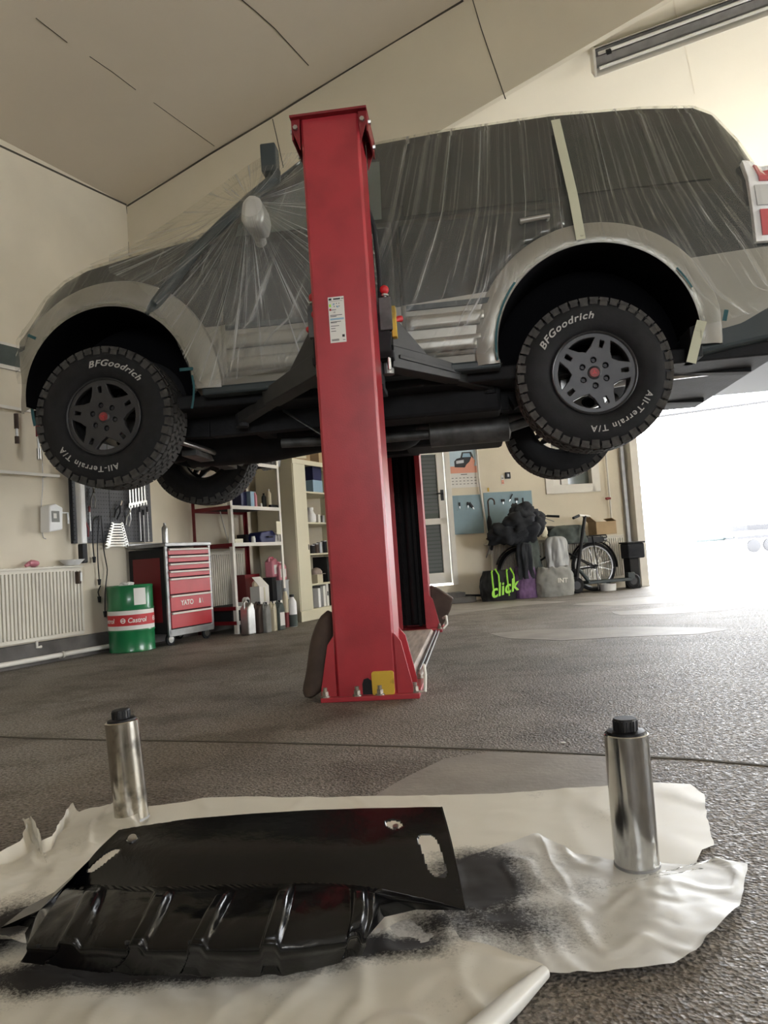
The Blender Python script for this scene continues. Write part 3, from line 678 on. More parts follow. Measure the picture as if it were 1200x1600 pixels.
x, z = pl(486, 487, .1); mb = MB(); mb.sphere((-HW-.012, .15, z), .022); mb.tube([(-HW, .15, z), (-HW-.01, .15, z)], .01); mb.build('release_knob', M['label_red'], lift, smooth=True)

# brown pads leaning at the column feet
pd = MB()
def padf(a, b):
    t = a*2*PI; ph = (b-.5)*PI
    return None
b0 = pl(492, 1092, .06); t0 = pl(512, 972, .12)
pts = []; N_ = 26
for i in range(N_+1):
    q = i/N_; px_ = -.190-(1-q)**1.2*.085+.006*math.sin(q*7)
    ww = .115*(1-abs(2*q-1)**4)**.5*(1.12-.22*q+.12*math.exp(-((q-.12)/.12)**2)); pts.append((px_+.0, .13-.08*(1-q), 0.012+q*.40, max(.004, ww/2)))
rings = []
for x, y, z, r in pts:
    rings.append(pd._v([(x+r*math.cos(2*PI*k/20), y+max(.35*r, min(r, .035)) * 1.5*math.sin(2*PI*k/20)+.0, z+.18*r*math.cos(2*PI*k/20)) for k in range(20)]))
for i in range(len(rings)-1):
    for k in range(20): pd.face([rings[i][k], rings[i][(k+1) % 20], rings[i+1][(k+1) % 20], rings[i+1][k]])
pd.face(rings[0][::-1]); pd.face(rings[-1])
o = pd.build('foam_pad', M['brown'], smooth=True); o.data.transform(Matrix.Translation(LQ) @ Matrix.Rotation(-YAW, 4, 'Z')); center_origin(o)
tag(o, 'tall rounded brown pad leaning against the left foot of the near red column', 'pad')
mb = MB(); q = [(676, 988), (672, 922), (686, 928), (709, 943), (704, 962), (690, 990)]
P = [Vector(onplane(x, y, LQ+VB*(LL-.16), VB)) for x, y in q]
mb.prism(P, Vector(VB)*.09); o = mb.build('foam_pad', M['brown'], bevel=.012, smooth=True); center_origin(o); o.location.z = max(0, o.location.z*0)
tag(o, 'angular brown pad leaning against the right foot of the far red column', 'pad')

# ------------------------------------------------------------------ the off-road vehicle on the lift
VZ = 1.158
VC = np.array([-.2022, 4.152, 0])+VB*.92
car = thing('off_road_car', 'dark green and silver five-door off-road car raised on the red lift', 'car', (VC[0], VC[1], VZ), -YAW)
VM = Matrix.Translation((VC[0], VC[1], VZ)) @ Matrix.Rotation(-YAW, 4, 'Z')
def pv(x, y, ly):                                      # photograph -> car local (x, z) on the plane y = ly
    q = np.array([VC[0], VC[1], 0])+VB*ly; P = onplane(x, y, q, VB); return float((P-q)@VA), float(P[2])-VZ
SX = [-2.12, -2.08, -2.0, -1.9, -1.8, -1.65, -1.5, -1.2, -.9, -.78, -.5, -.15, .2, .7, 1.3, 1.8, 2.1, 2.2, 2.32, 2.43, 2.50, 2.54]
ZT = [.98, 1.04, 1.10, 1.16, 1.24, 1.31, 1.36, 1.41, 1.455, 1.48, 1.70, 1.90, 1.97, 2.00, 2.01, 1.985, 1.955, 1.90, 1.72, 1.46, 1.2, 1.08]
SW = [.36, .58, .72, .80, .84, .87, .885, .90, .90, .90, .90, .90, .90, .90, .90, .90, .895, .89, .88, .86, .82, .74]
WT = [.22, .42, .54, .62, .70, .75, .77, .78, .78, .77, .74, .70, .69, .69, .69, .69, .68, .68, .69, .72, .74, .66]
ZB = [.72, .68, .64, .61, .60, .58, .55, .50, .50, .50, .50, .50, .50, .50, .50, .52, .56, .58, .60, .62, .64, .70]
ip = lambda x, ys: float(np.interp(x, SX, ys))
ZC = lambda x: float(np.interp(x, [-2.1, -.9, .3, 2.5], [.90, .875, .87, 1.01]))
def section(x):
    zt, w_, wt, zb = ip(x, ZT), ip(x, SW), ip(x, WT), ip(x, ZB); zc = min(ZC(x), zt-.1)
    zbelt = min(1.38, zt-.07)
    wsh = w_*.97 if zt > 1.5 else (w_*.97*.5+wt*.5)
    return [(0, zb), (w_*.8, zb), (w_*.965, zb+.03), (w_*.99, zb+.12), (w_, min(.78, zc-.02)), (w_, zc), (w_*.995, (zc+zbelt)/2), (wsh, zbelt), (wt+.03, zt-.11 if zt > 1.5 else zt-.035), (wt-.01, zt-.035 if zt > 1.5 else zt-.012), (wt-.09, zt-.005), (wt*.5, zt+.02), (0, zt+.025)]
def body_y(x, z):                                      # the side of the body (negative y) at (x, z)
    s = section(x)[2:10]; zs = [q[1] for q in s]; ys = [q[0] for q in s]
    return -float(np.interp(z, zs, ys))
mb = MB(); XS = sorted(set(SX+[round(-2.1+.09*k, 3) for k in range(52)])); rows = []
for x in XS:
    s = section(x); ring = [(x, -y, z) for y, z in s]+[(x, y, z) for y, z in s[::-1][1:-1]]
    rows.append(mb._v(ring))
n = len(rows[0])
for i in range(len(rows)-1):
    for k in range(n):
        kk = k if k < 12 else n-1-k
        mb.face([rows[i][k], rows[i+1][k], rows[i+1][(k+1) % n], rows[i][(k+1) % n]], 1 if kk < 5 else 0)
mb.face(rows[0]); mb.face(rows[-1][::-1])
body = mb.build('body', [M['paint_dark'], M['paint_silver'], M['under']], car, smooth=True)
AR = [(-1.345, .55, .505), (1.42, .575, .535)]
for cx, cz, r in AR:
    for s in (-1, 1):
        cb = MB(); cb.tube([(cx, s*.45, cz), (cx, s*1.2, cz)], r, 64); cb.bb(cx-r*.9, cx+r*.9, min(s*.45, s*1.2), max(s*.45, s*1.2), .2, .45) if 0 else None
        co = cb.build('cut', M['under'], None); co.matrix_world = VM
        md = body.modifiers.new('b', 'BOOLEAN'); md.operation = 'DIFFERENCE'; md.object = co; md.solver = 'EXACT'
        bpy.context.view_layer.update(); dg = bpy.context.evaluated_depsgraph_get(); dg.update()
        me = bpy.data.meshes.new_from_object(body.evaluated_get(dg)); body.modifiers.clear(); body.data = me; bpy.data.objects.remove(co)
for p in body.data.polygons: p.use_smooth = True
body.data.set_sharp_from_angle(angle=math.radians(35))
def inarch(x, z, grow=0): return any(math.hypot(x-cx, z-cz) < r+grow for cx, cz, r in AR)
def patch3(mb, x0, x1, z0, z1, off, nx, nz, cull=0, mi=None, side=-1):
    f0 = z0 if callable(z0) else (lambda x: z0); f1 = z1 if callable(z1) else (lambda x: z1)
    def f(a, b):
        x = x0+(x1-x0)*a; z = f0(x)+(f1(x)-f0(x))*b; y = body_y(x, z)-off; return (x, y if side < 0 else -y, z)
    def keep(a, b):
        x = x0+(x1-x0)*a; z = f0(x)+(f1(x)-f0(x))*b; return not inarch(x, z, cull)
    mb.grid(f, nx, nz, keep if cull else None, mi)
# flares
for cx, cz, r in AR:
    for s in (-1, 1):
        mb = MB(); NN = 56; R1 = r+(.17 if cx < 0 else .125); ring = []
        for k in range(NN+1):
            t = math.radians(-14)+math.radians(208)*k/NN; row = []
            for q, (rr, o_) in enumerate(((r-.004, -.03), (r-.004, .028), (r+.012, .034), (r+.06, .032), (R1-.01, .016), (R1, -.004))):
                x = cx+rr*math.cos(t); z = max(cz+rr*math.sin(t), ip(cx, ZB)-.0); y = abs(body_y(min(max(x, -2.0), 2.45), max(z, .55)))+o_
                row.append(mb.bm.verts.new((x, s*y, z)))
            ring.append(row)
        for a, b in zip(ring, ring[1:]):
            for k in range(5): mb.face([a[k], b[k], b[k+1], a[k+1]])
        mb.build('wheel_arch_flare', M['paint_silver'], car, smooth=True, merge=.0002)
        mb = MB(); mb.lathe([(r-.006, -.93 if s < 0 else .93), (r-.006, s*.50), (.3, s*.47)], (cx, 0, cz), 'Y', 48, math.radians(-5), math.radians(185))
        mb.build('wheel_liner', M['liner'], car, smooth=True)
# doors
for nm, x0, x1 in (('front_door', -.66, .35), ('rear_door', .375, 1.30)):
    for s in (-1, 1):
        mb = MB(); zc = ZC((x0+x1)/2)
        patch3(mb, x0, x1, .575, ZC, .007, 30, 12, .10, lambda a, b: 1, s); patch3(mb, x0, x1, ZC, 1.37, .007, 30, 12, .12, None, s)
        d = mb.build(nm, [M['paint_dark'], M['paint_silver']], car, smooth=True, merge=.0005, solid=.006)
        mb = MB(); zhi = (lambda x: min(1.80, ip(x, ZT)-.17)); xa = max(x0+.02, -.55)
        patch3(mb, xa if nm == 'front_door' else x0+.05, x1-.05 if nm == 'front_door' else 1.20, 1.395, (lambda x: max(1.40, zhi(x))), .008, 24, 8, 0, None, s); mb.build('window', M['glass_light'] if nm == 'front_door' else M['glass_dark'], d, smooth=True)
        mb = MB(); xh = x1-.16
        for q in (xh-.07, xh+.07): mb.tube([(q, s*.88, 1.275), (q, s*.925, 1.275)], .012)
        mb.tube([(xh-.08, s*.927, 1.27), (xh+.08, s*.927, 1.28)], .014); mb.build('door_handle', M['paint_silver'], d, smooth=True)
        for z in (.60, .73):
            mb = MB(); patch3(mb, x0+.03, x1-.03 if nm == 'front_door' else .90, z, z+.075, .022, 20, 3, .1 if nm != 'front_door' else 0, None, s); mb.build('cladding_rib', M['paint_silver'], d, smooth=True, solid=.016)
        mb = MB(); patch3(mb, x0+.03, x1-.03 if nm == 'front_door' else .88, .84, .87, .016, 20, 2, 0, None, s); mb.build('door_moulding', M['plastic_dark'], d, solid=.012)
for s in (-1, 1):
    mb = MB(); patch3(mb, 1.30, 2.10, 1.41, lambda x: 1.79 - max(0, (x-1.9))*.35, .008, 20, 8, 0, None, s); mb.build('quarter_window', M['glass_dark'], car, smooth=True)
    mb = MB(); mb.beam((-.80, s*.84, .51), (.90, s*.84, .51), .10, .05); mb.build('sill_step', M['plastic_dark'], car, bevel=.012)
    # tail lamp
    mb = MB(); patch3(mb, 2.275, 2.47, 1.02, 1.50, .014, 6, 8, 0, None, s); tl = mb.build('tail_lamp', M['white_plastic'], car, solid=.03, bevel=.006)
    mb = MB(); patch3(mb, 2.31, 2.46, 1.05, 1.19, .036, 6, 4, 0, None, s); mb.build('red_lens', M['lamp_red'], tl, solid=.01, bevel=.004)
    mb = MB(); patch3(mb, 2.30, 2.46, 1.215, 1.33, .036, 6, 4, 0, None, s); mb.build('clear_lens', M['lamp_clear'], tl, solid=.01, bevel=.004)
    mb = MB(); patch3(mb, 2.33, 2.45, 1.355, 1.47, .036, 6, 4, 0, None, s); mb.build('red_lens', M['lamp_red'], tl, solid=.01, bevel=.004)
    # mirror
    mb = MB(); mx, mz = pv(398, 336, -1.08)
    mb.prism([(mx-.045, s*.95, mz-.09), (mx+.05, s*.95, mz-.09), (mx+.065, s*.95, mz-.02), (mx+.05, s*.95, mz+.075), (mx-.01, s*.95, mz+.095), (mx-.055, s*.95, mz+.05), (mx-.065, s*.95, mz-.04)], (0, s*.20, 0)); mb.tube([(mx-.03, s*.84, mz-.08), (mx-.01, s*.98, mz-.05)], [.035, .03], 12)
    mb.build('door_mirror', M['mirror_silver'], car, smooth=True, bevel=.03)
MX, MZ = mx, mz
# windscreen and tailgate window
mb = MB(); mb.grid(lambda a, b: (-.78+.62*b-.010, -.70+1.4*a, 1.49+.39*b+.015+.03*(1-(2*a-1)**2)), 12, 8); mb.build('windscreen', M['glass_dark'], car, smooth=True, solid=.008)
# snorkel on the near side
hx, hz = pv(424, 262, -.80)
_q = lambda x, y, l: (lambda r: (r[0], l, r[1]))(pv(x, y, l)); mb = MB(); mb.tube([_q(232, 492, -.90), _q(244, 474, -.925), _q(275, 432, -.925), _q(306, 392, -.91), _q(352, 346, -.87), _q(395, 308, -.83), (hx+.02, -.81, hz-.08), (hx+.01, -.80, hz-.03)], [.03, .034, .034, .034, .032, .034, .04, .045], 14)
mb.box((hx-.005, -.80, hz+.04), (.09, .10, .17)); mb.build('snorkel', M['plastic_dark'], car, bevel=.008)
def pvec(x, y, ly): q = pv(x, y, ly); return Vector((q[0], ly, q[1]))
# front end
mb = MB(); mb.prism([(-2.06, -.55, .60), (-2.12, .0, .56), (-2.06, .55, .60), (-1.75, .80, .60), (-1.75, -.80, .60)], (0, 0, .10)); mb.build('front_bumper', M['paint_silver'], car, bevel=.03)
for s in (-1, 1):
    mb = MB(); mb.sphere((-1.99, s*.50, .95), .13, (.45, 1, .6), 18); mb.build('headlamp', M['lamp_clear'], car, smooth=True)
# rear bumper and tow gear
mb = MB(); P = [(1.93, .46), (1.93, .62), (2.2, .66), (2.42, .72), (2.60, .74), (2.62, .58), (2.5, .54)]
mb.prism([(x, -.86, z) for x, z in P], (0, 1.72, 0)); mb.build('rear_bumper', M['plastic_dark'], car, bevel=.02)
for s in (-1, 1):
    mb = MB(); mb.prism([(1.90, s*.905, .60), (1.90, s*.905, .44), (1.96, s*.895, .44), (1.96, s*.895, .62)], (0, -s*.2, 0)); mb.build('mud_flap', M['black_matte'], car, bevel=.004)
mb = MB(); mb.prism([(2.12, -.5, .54), (2.24, -.5, .465), (2.85, -.5, .465), (2.75, -.5, .54)], (0, 1.0, 0)); mb.tube([(2.3, -.62, .52), (2.3, .62, .52)], .03); mb.build('tow_bar', M['plastic_dark'], car, bevel=.008)
mb = MB(); mb.tube([(1.2, -.55, .38), (1.7, -.45, .44), (2.1, -.40, .46), (2.2, -.40, .46)], .028, 12); mb.build('exhaust_pipe', M['steel'], car, smooth=True)

# under the floor
mb = MB(); mb.bb(-1.9, 2.4, -.78, .78, .44, .52); mb.build('floor_pan', M['under'], car, bevel=.01)
for s in (-1, 1):
    mb = MB(); mb.beam((-1.75, s*.45, .42), (-.9, s*.45, .38), .09, .13); mb.beam((-.9, s*.45, .38), (.95, s*.47, .38), .09, .13); mb.beam((.95, s*.47, .38), (1.3, s*.45, .55), .09, .13); mb.beam((1.3, s*.45, .55), (2.35, s*.45, .48), .09, .13); mb.build('frame_rail', M['under'], car, bevel=.006)
for x in (-1.5, -.6, .1, .75, 1.75): mb = MB(); mb.beam((x, -.5, .36), (x, .5, .36), .09, .07); mb.build('crossmember', M['under'], car, bevel=.006)
mb = MB(); mb.tube([(-1.2, 0, .40), (-.7, 0, .38), (-.2, 0, .38), (.15, .05, .38)], [.20, .19, .14, .12], 18); mb.sphere((.2, .12, .34), .16, (1.3, 1, .8)); mb.build('gearbox', M['under'], car, smooth=True)
mb = MB(); mb.tube([(.3, .05, .34), (1.35, .05, .36)], .035, 12); mb.build('propeller_shaft', M['under_grey'], car, smooth=True)
mb = MB(); mb.tube([(-.5, -.28, .27), (.2, -.25, .25), (.45, -.25, .25), (.46, -.25, .25), (.95, -.25, .25), (.96, -.25, .25), (1.3, -.3, .33)], [.03, .03, .03, .085, .085, .03, .03], 14); mb.build('exhaust_silencer', M['under_grey'], car, smooth=True)
mb = MB(); mb.bb(.25, .95, .18, .62, .24, .44); mb.build('fuel_tank', M['under'], car, bevel=.03)
mb = MB(); mb.bb(.1, .9, -.62, -.36, .30, .46); mb.build('silencer_shield', M['under'], car, bevel=.02)
sk0 = pv(462, 652, -.35); sk1 = pv(500, 668, -.35)
mb = MB(); ys = [-.45, -.15]
SK = [pvec(441, 643, -.52), pvec(462, 636, -.34), pvec(508, 662, -.34), pvec(502, 680, -.52)]; mb.prism(SK, (0, .004, .012)); pt = mb.build('skid_plate', M['steel'], car, bevel=.002)
mb = MB()
for k in range(6):
    q = (k+.5)/6; P0_ = SK[0].lerp(SK[3], q); P1_ = SK[1].lerp(SK[2], q); mb.beam(P0_.lerp(P1_, .22), P0_.lerp(P1_, .78), .03, .010)
mb.build('slot', M['black'], pt)
mb = MB(); mb.sphere((1.42, 0, .40), .17, (1, .9, .9)); mb.sphere((-1.35, .08, .38), .14, (1.1, .9, .9)); mb.build('differential', M['under'], car, smooth=True)
for cx, zz in ((-1.39, .415), (1.39, .405)):
    for s in (-1, 1):
        mb = MB(); mb.tube([(cx, s*.12, zz-.0), (cx, s*.62, zz)], .028, 12)
        mb.tube([(cx-.2, s*.35, .36), (cx, s*.68, zz-.12)], .028, 10); mb.tube([(cx+.2, s*.35, .36), (cx, s*.68, zz-.12)], .028, 10)
        mb.tube([(cx-.12, s*.42, .62), (cx, s*.66, zz+.17)], .022, 10); mb.tube([(cx+.12, s*.42, .62), (cx, s*.66, zz+.17)], .022, 10)
        mb.build('suspension_arm', M['under'], car, smooth=True)
        mb = MB(); hp = [((cx+.06*math.cos(t)), s*.50+.06*math.sin(t), zz-.05+.38*t/(2*PI*6)) for t in [k*2*PI/14 for k in range(14*6+1)]]
        mb.tube(hp, .010, 8); mb.tube([(cx, s*.5, zz-.1), (cx, s*.5, zz+.36)], .025, 10); mb.build('coil_spring', M['under_grey'], car, smooth=True)
        mb = MB(); mb.lathe([(.0, s*.62), (.15, s*.62), (.15, s*.66), (.0, s*.66)], (cx, 0, zz), 'Y', 28); mb.build('brake_disc', M['steel'], car, smooth=True)
mb = MB(); mb.tube([(-1.05, -.62, .28), (-1.0, -.3, .27), (-1.0, .3, .27), (-1.05, .62, .28)], .018); mb.tube([(-1.62, -.6, .40), (-1.62, .6, .40)], .022); mb.build('anti_roll_bar', M['steel'], car, smooth=True)
mb = MB(); mb.bb(-1.12, -1.02, -.42, .42, .22, .26); mb.build('subframe', M['under_grey'], car, bevel=.004)

# wheels
WR, WW_ = .415, .27
def make_wheel(x, z, spin, side):
    t = Matrix.Identity(4)
    y0 = side*.92                                    # outer face
    def Y(d): return y0-side*d                       # d: depth from the outer face
    mb = MB()
    prof = [(.222, Y(.035)), (.236, Y(.018)), (.27, Y(.004)), (.32, Y(0)), (.355, Y(.006)), (.385, Y(.018)), (.398, Y(.035)), (.401, Y(.06)), (.402, Y(.135)), (.401, Y(.21)), (.398, Y(.235)), (.38, Y(.255)), (.32, Y(.27)), (.25, Y(.262)), (.222, Y(.235))]
    mb.lathe(prof, (x, 0, z), 'Y', 72); tyre = mb.build('tyre', M['rubber'], None, smooth=True)
    tyre.parent = car; tyre.name = 'wheel'
    mb = MB(); NB = 46; rnd = random.Random(3)
    for k in range(NB):
        for (d, rr, w_, l_, off, sk) in ((.030, .404, .042, .047, 0, .0), (.078, .4075, .042, .044, .5, .35), (.118, .4075, .034, .042, .0, -.45), (.155, .4075, .034, .042, .5, .45), (.194, .4075, .042, .044, 0, -.35), (.240, .404, .042, .047, .5, 0)):
            a = 2*PI*(k+off)/NB+spin; cth, sth = math.cos(a), math.sin(a)
            R = Matrix(((cth, 0, -sth), (0, 1, 0), (sth, 0, cth))) @ Matrix.Rotation(sk+rnd.uniform(-.1, .1), 3, 'X')
            mb.box((x+(rr-.002)*cth, Y(d), z+(rr-.002)*sth), (.016, w_, l_), R)
        for d, o_ in ((.012, 0), (.258, .5)):
            a = 2*PI*(k+o_)/NB+spin; cth, sth = math.cos(a), math.sin(a); R = Matrix(((cth, 0, -sth), (0, 1, 0), (sth, 0, cth)))
            rr = .387 if k % 2 else .380; mb.box((x+rr*cth, Y(d+(.004 if d < .1 else -.004)), z+rr*sth), (.026 if k % 2 else .042, .012, .040), R)
    mb.build('tread', M['tread'], tyre)
    # lettering
    FM = Matrix(((1, 0, 0, x), (0, 0, -1 if side < 0 else 1, Y(-.0015)), (0, 1, 0, z), (0, 0, 0, 1)))
    if side > 0: FM = FM @ Matrix.Diagonal((-1, 1, 1, 1))
    text('BFGoodrich', .052, M['letter'], tyre, FM, 'lettering', ext=.0012, bend=(.292, math.radians(119)+spin), shear=.3, off=.0010, sx=1.12, space=1.15)
    text('All-Terrain T/A', .047, M['letter'], tyre, FM, 'lettering', ext=.0012, bend=(.292, math.radians(-62)+spin), off=.0006, sx=1.02, space=1.22)
    # rim: barrel, face with five windows and five slots
    mb = MB(); mb.lathe([(.224, Y(.018)), (.226, Y(.028)), (.214, Y(.036)), (.205, Y(.06)), (.200, Y(.20)), (.222, Y(.235)), (.224, Y(.238))], (x, 0, z), 'Y', 64); rim = mb.build('rim', M['rim'], tyre, smooth=True)
    mb = MB(); mb.lathe([(.0, Y(.085)), (.17, Y(.085)), (.172, Y(.15)), (.0, Y(.15))], (x, 0, z), 'Y', 32); mb.build('brake_drum', M['rim_dark'], rim) if 0 else mb.bm.free()
    holes = []
    for k in range(5):
        a = spin+math.radians(72*k+36); pts = []
        a0, a1 = math.radians(14), math.radians(25)
        for q in range(9): b = a-a1+2*a1*q/8; pts.append((.196*math.cos(b), .196*math.sin(b)))
        for q in range(9): b = a+a0-2*a0*q/8; rr = .116+.022*abs(1-q/4); pts.append((rr*math.cos(b), rr*math.sin(b)))
        holes.append(pts)
        a = spin+math.radians(72*k); c_, s_ = math.cos(a), math.sin(a); pts = []
        for rr, tt in ((.138, -.012), (.176, -.016), (.184, -.011), (.184, .011), (.176, .016), (.138, .012)): pts.append((rr*c_-tt*s_, rr*s_+tt*c_))
        holes.append(pts)
    for k in range(6):
        a = spin+math.radians(60*k+30); holes.append(circ(.0185, 20, .070*math.cos(a), .070*math.sin(a)))
    FM2 = Matrix(((1, 0, 0, x), (0, 0, -1 if side < 0 else 1, Y(.038)), (0, 1, 0, z), (0, 0, 0, 1)))
    f_ = shape2d(circ(.214, 72), holes, .012, .004, 'rim_face', M['rim'], tyre, FM2)
    mb = MB(); mb.lathe([(.216, Y(.016)), (.222, Y(.012)), (.228, Y(.016)), (.228, Y(.026)), (.214, Y(.032))], (x, 0, z), 'Y', 72); mb.build('rim_lip', M['rim'], tyre, smooth=True)
    mb = MB(); mb.lathe([(.0, Y(.018)), (.025, Y(.018)), (.036, Y(.021)), (.044, Y(.030))], (x, 0, z), 'Y', 30); mb.build('hub', M['rim'], tyre, smooth=True)
    mb = MB(); mb.lathe([(.0, Y(.0145)), (.024, Y(.0145)), (.027, Y(.019))], (x, 0, z), 'Y', 24)
    cc = mb.build('centre_cap', M['rim_red'], tyre, smooth=True)
    for k in range(6):
        a = spin+math.radians(60*k+30); cx_, cz_ = x+.070*math.cos(a), z+.070*math.sin(a)
        mb = MB(); mb.tube([(cx_, Y(.055), cz_), (cx_, Y(.030), cz_)], .0105, 6); mb.tube([(cx_, Y(.058), cz_), (cx_, Y(.052), cz_)], .019, 14); mb.build('lug_nut', M['rim_dark'], tyre, smooth=True)
    mb = MB()
    for k in range(3):                                   # three-lozenge emblem
        a = spin+math.radians(90+120*k); 
        P = [(0, 0), (.008*math.cos(a-.52), .008*math.sin(a-.52)), (.014*math.cos(a), .014*math.sin(a)), (.008*math.cos(a+.52), .008*math.sin(a+.52))]
        mb.prism([(x+p[0], Y(.0145), z+p[1]) for p in P], (0, side*.0012, 0))
    mb.build('emblem', M['label_red'], tyre)
    return tyre
make_wheel(-1.39, .415, math.radians(-48), -1); make_wheel(1.39, .405, math.radians(0), -1)
make_wheel(-1.39, .415, math.radians(20), 1); make_wheel(1.39, .405, math.radians(70), 1)

# ------------------------------------------------------------------ masking film
def outw(x, k, frac):                                  # section polyline pushed outwards
    s = section(x); i = min(int(k), len(s)-2); f_ = k-i; y = s[i][0]*(1-f_)+s[i+1][0]*f_; z = s[i][1]*(1-f_)+s[i+1][1]*f_
    return y, z
film = MB(); FX0, FX1 = -2.0, 2.40
def film_f(a, b):
    x = FX0+(FX1-FX0)*a; k = 2.3+b*(12-2.3) if b <= 1 else 12-(b-1)*(12-7)
    y, z = outw(x, k, 0)
    nz_ = noise.noise(Vector((x*5, b*8, 0)))*.010+noise.noise(Vector((x*19+b*3, b*3, 4)))*.005
    o_ = .040+nz_; up_ = min(1, max(0, (k-7.5)/2)); 
    if k < 6 and inarch(x, z, .20): o_ += .012
    return (x, -(y+o_*(1-up_*.8)) if b <= 1 else y+o_, z+o_*up_*.25)
def film_keep(a, b):
    x, y, z = film_f(a, min(b, 1)); jitter = .012*noise.noise(Vector((x*14, z*14, 0)))
    if inarch(x, z, .012+jitter): return False
    if x > 2.27 and 1.0 < z < 1.5: return False
    return True
film.grid(film_f, 210, 80, film_keep, uv=lambda a, b: (a*4.4+1.1*min(b, .6)*math.tanh((a*4.4-2-1.3)*2.2), b*2.6))
fo = film.build('masking_film', M['film'], None, smooth='all')
fo.matrix_world = VM
# far side and the roof half
mb = MB(); mb.grid(lambda a, b: (lambda p: (p[0], -p[1], p[2]))(film_f(a, b)), 90, 40, lambda a, b: film_keep(a, b), uv=lambda a, b: (a*4.4+b*.5, b*2.6))
fb = mb.build('far_side', M['film'], fo, smooth='all')
# film stretched from the bonnet over the snorkel and windscreen
def pvec(x, y, ly): q = pv(x, y, ly); return Vector((q[0], ly, q[1]))
edge = [pvec(413, 243, -.80), pvec(380, 263, -.80), pvec(335, 296, -.79), pvec(280, 336, -.77), pvec(230, 369, -.73), pvec(180, 397, -.66), pvec(140, 413, -.56)]
mb = MB(); ne = len(edge)-1
def ef(a): i = min(int(a*ne), ne-1); f_ = a*ne-i; return edge[i].lerp(edge[i+1], f_)
def wf_(a, b):
    p = ef(a); y = p.y*(1-2*b); return (p.x, y, p.z-.03*math.sin(PI*b)+.008*noise.noise(Vector((a*6, b*20, 0))))
mb.grid(wf_, 40, 30, uv=lambda a, b: (b*1.6, a*1.5)); mb.build('windscreen_film', M['film'], fo, smooth='all')
# film cone stretched out to the mirror
apex = Vector((MX-.0, -1.185, MZ+.02))
per = [pvec(474, 236, -.78), pvec(440, 240, -.80), pvec(413, 243, -.80), pvec(380, 263, -.80), pvec(335, 296, -.79), pvec(280, 336, -.79), pvec(215, 377, -.82), pvec(170, 398, -.86), pvec(170, 425, -.93), pvec(215, 445, -.95), pvec(245, 475, -.96), pvec(270, 520, -.96), pvec(295, 575, -.95), pvec(320, 605, -.95), pvec(380, 590, -.95), pvec(440, 575, -.96), pvec(520, 560, -.96), pvec(575, 530, -.96), pvec(590, 470, -.96), pvec(590, 400, -.94), pvec(580, 330, -.86), pvec(560, 262, -.78), pvec(520, 238, -.77)]
mb = MB(); np_ = len(per)
def pf(a): a = (a % 1)*np_; i = int(a); return per[i % np_].lerp(per[(i+1) % np_], a-i)
def tf(a, b):
    r = b**.9; q = pf(a); base = apex+(q-apex).normalized()*.07
    p = base.lerp(q, r); sag = math.sin(PI*r)*(.035+.012*noise.noise(Vector((math.cos(a*2*PI)*9, math.sin(a*2*PI)*9, 0))))
    p.y += sag; return p
mb.grid(tf, 260, 24, uv=lambda a, b: (a*3.2, b*1.0)); 
mb.build('mirror_cone', M['film_tent'], fo, smooth='all')
mb = MB(); mb.sphere((MX+.0, -1.06, MZ), .135, (.66, .96, .98), 20); mb.build('mirror_wrap', M['film'], fo, smooth='all')
tag(fo, 'clear wrinkled masking film draped over the whole raised car', 'plastic film')
# loose gathered hem along the near rear arch and tail
for cx, cz, r in AR:
    mb = MB(); P = []
    for k in range(64):
        t = math.radians(-6+192*k/63); rr = r+.012+.006*math.sin(k*2.3); x, z = cx+rr*math.cos(t), cz+rr*math.sin(t); P.append((x, body_y(min(max(x, -2.0), 2.4), max(z, .55))-.046+.005*math.sin(k*1.7), z))
    mb.tube(P, [.007+.004*abs(math.sin(k*1.9)) for k in range(64)], 6); mb.build('rolled_hem', M['film_tent'], fo, smooth=True)

def tape_on(pts, wd, name, label, mt, lift_=.055, cat='tape'):
    mb = MB(); V = [Vector((x, body_y(x, z)-lift_, z)) for x, z in pts]; L_ = []
    for i, p in enumerate(V):
        d = (V[min(i+1, len(V)-1)]-V[max(i-1, 0)]).normalized(); s = d.cross(Vector((0, 1, 0))).normalized()*wd/2; L_.append(mb._v([p-s, p+s, p+s+Vector((0, .0015, 0)), p-s+Vector((0, .0015, 0))]))
    for a, b in zip(L_, L_[1:]):
        for k in range(4): mb.face([a[k], b[k], b[(k+1) % 4], a[(k+1) % 4]])
    mb.face(L_[0]); mb.face(L_[-1][::-1])
    o = mb.build(name, M[mt]); o.matrix_world = VM; center_origin(o); return tag(o, label, cat)
def seg(p, q, n=14): return [(p[0]+(q[0]-p[0])*k/n, p[1]+(q[1]-p[1])*k/n) for k in range(n+1)]
a = pv(867, 188, -.75); b = pv(908, 374, -.95)
tape_on(seg((a[0], 1.90), b), .05, 'masking_tape_strip', 'long cream masking tape strip running down the film above the rear wheel arch', 'tape', .052)
tape_on(seg(pv(1098, 500, -.95), pv(1082, 565, -.95), 4), .05, 'masking_tape_strip', 'short creamy film and tape tail hanging behind the rear wheel arch', 'tape', .06)
arc = lambda A, t0, t1, dr=.0, n=16: [(A[0]+(A[2]+dr)*math.cos(math.radians(t0+(t1-t0)*k/n)), A[1]+(A[2]+dr)*math.sin(math.radians(t0+(t1-t0)*k/n))) for k in range(n+1)]
tape_on(arc(AR[0], 196, 158, .010), .018, 'painters_tape_strip', 'teal tape strip along the front edge of the front wheel arch', 'teal', .058)
tape_on(arc(AR[0], 5, -16, .010), .012, 'painters_tape_strip', 'teal tape strip down the rear edge of the front wheel arch', 'teal', .058)
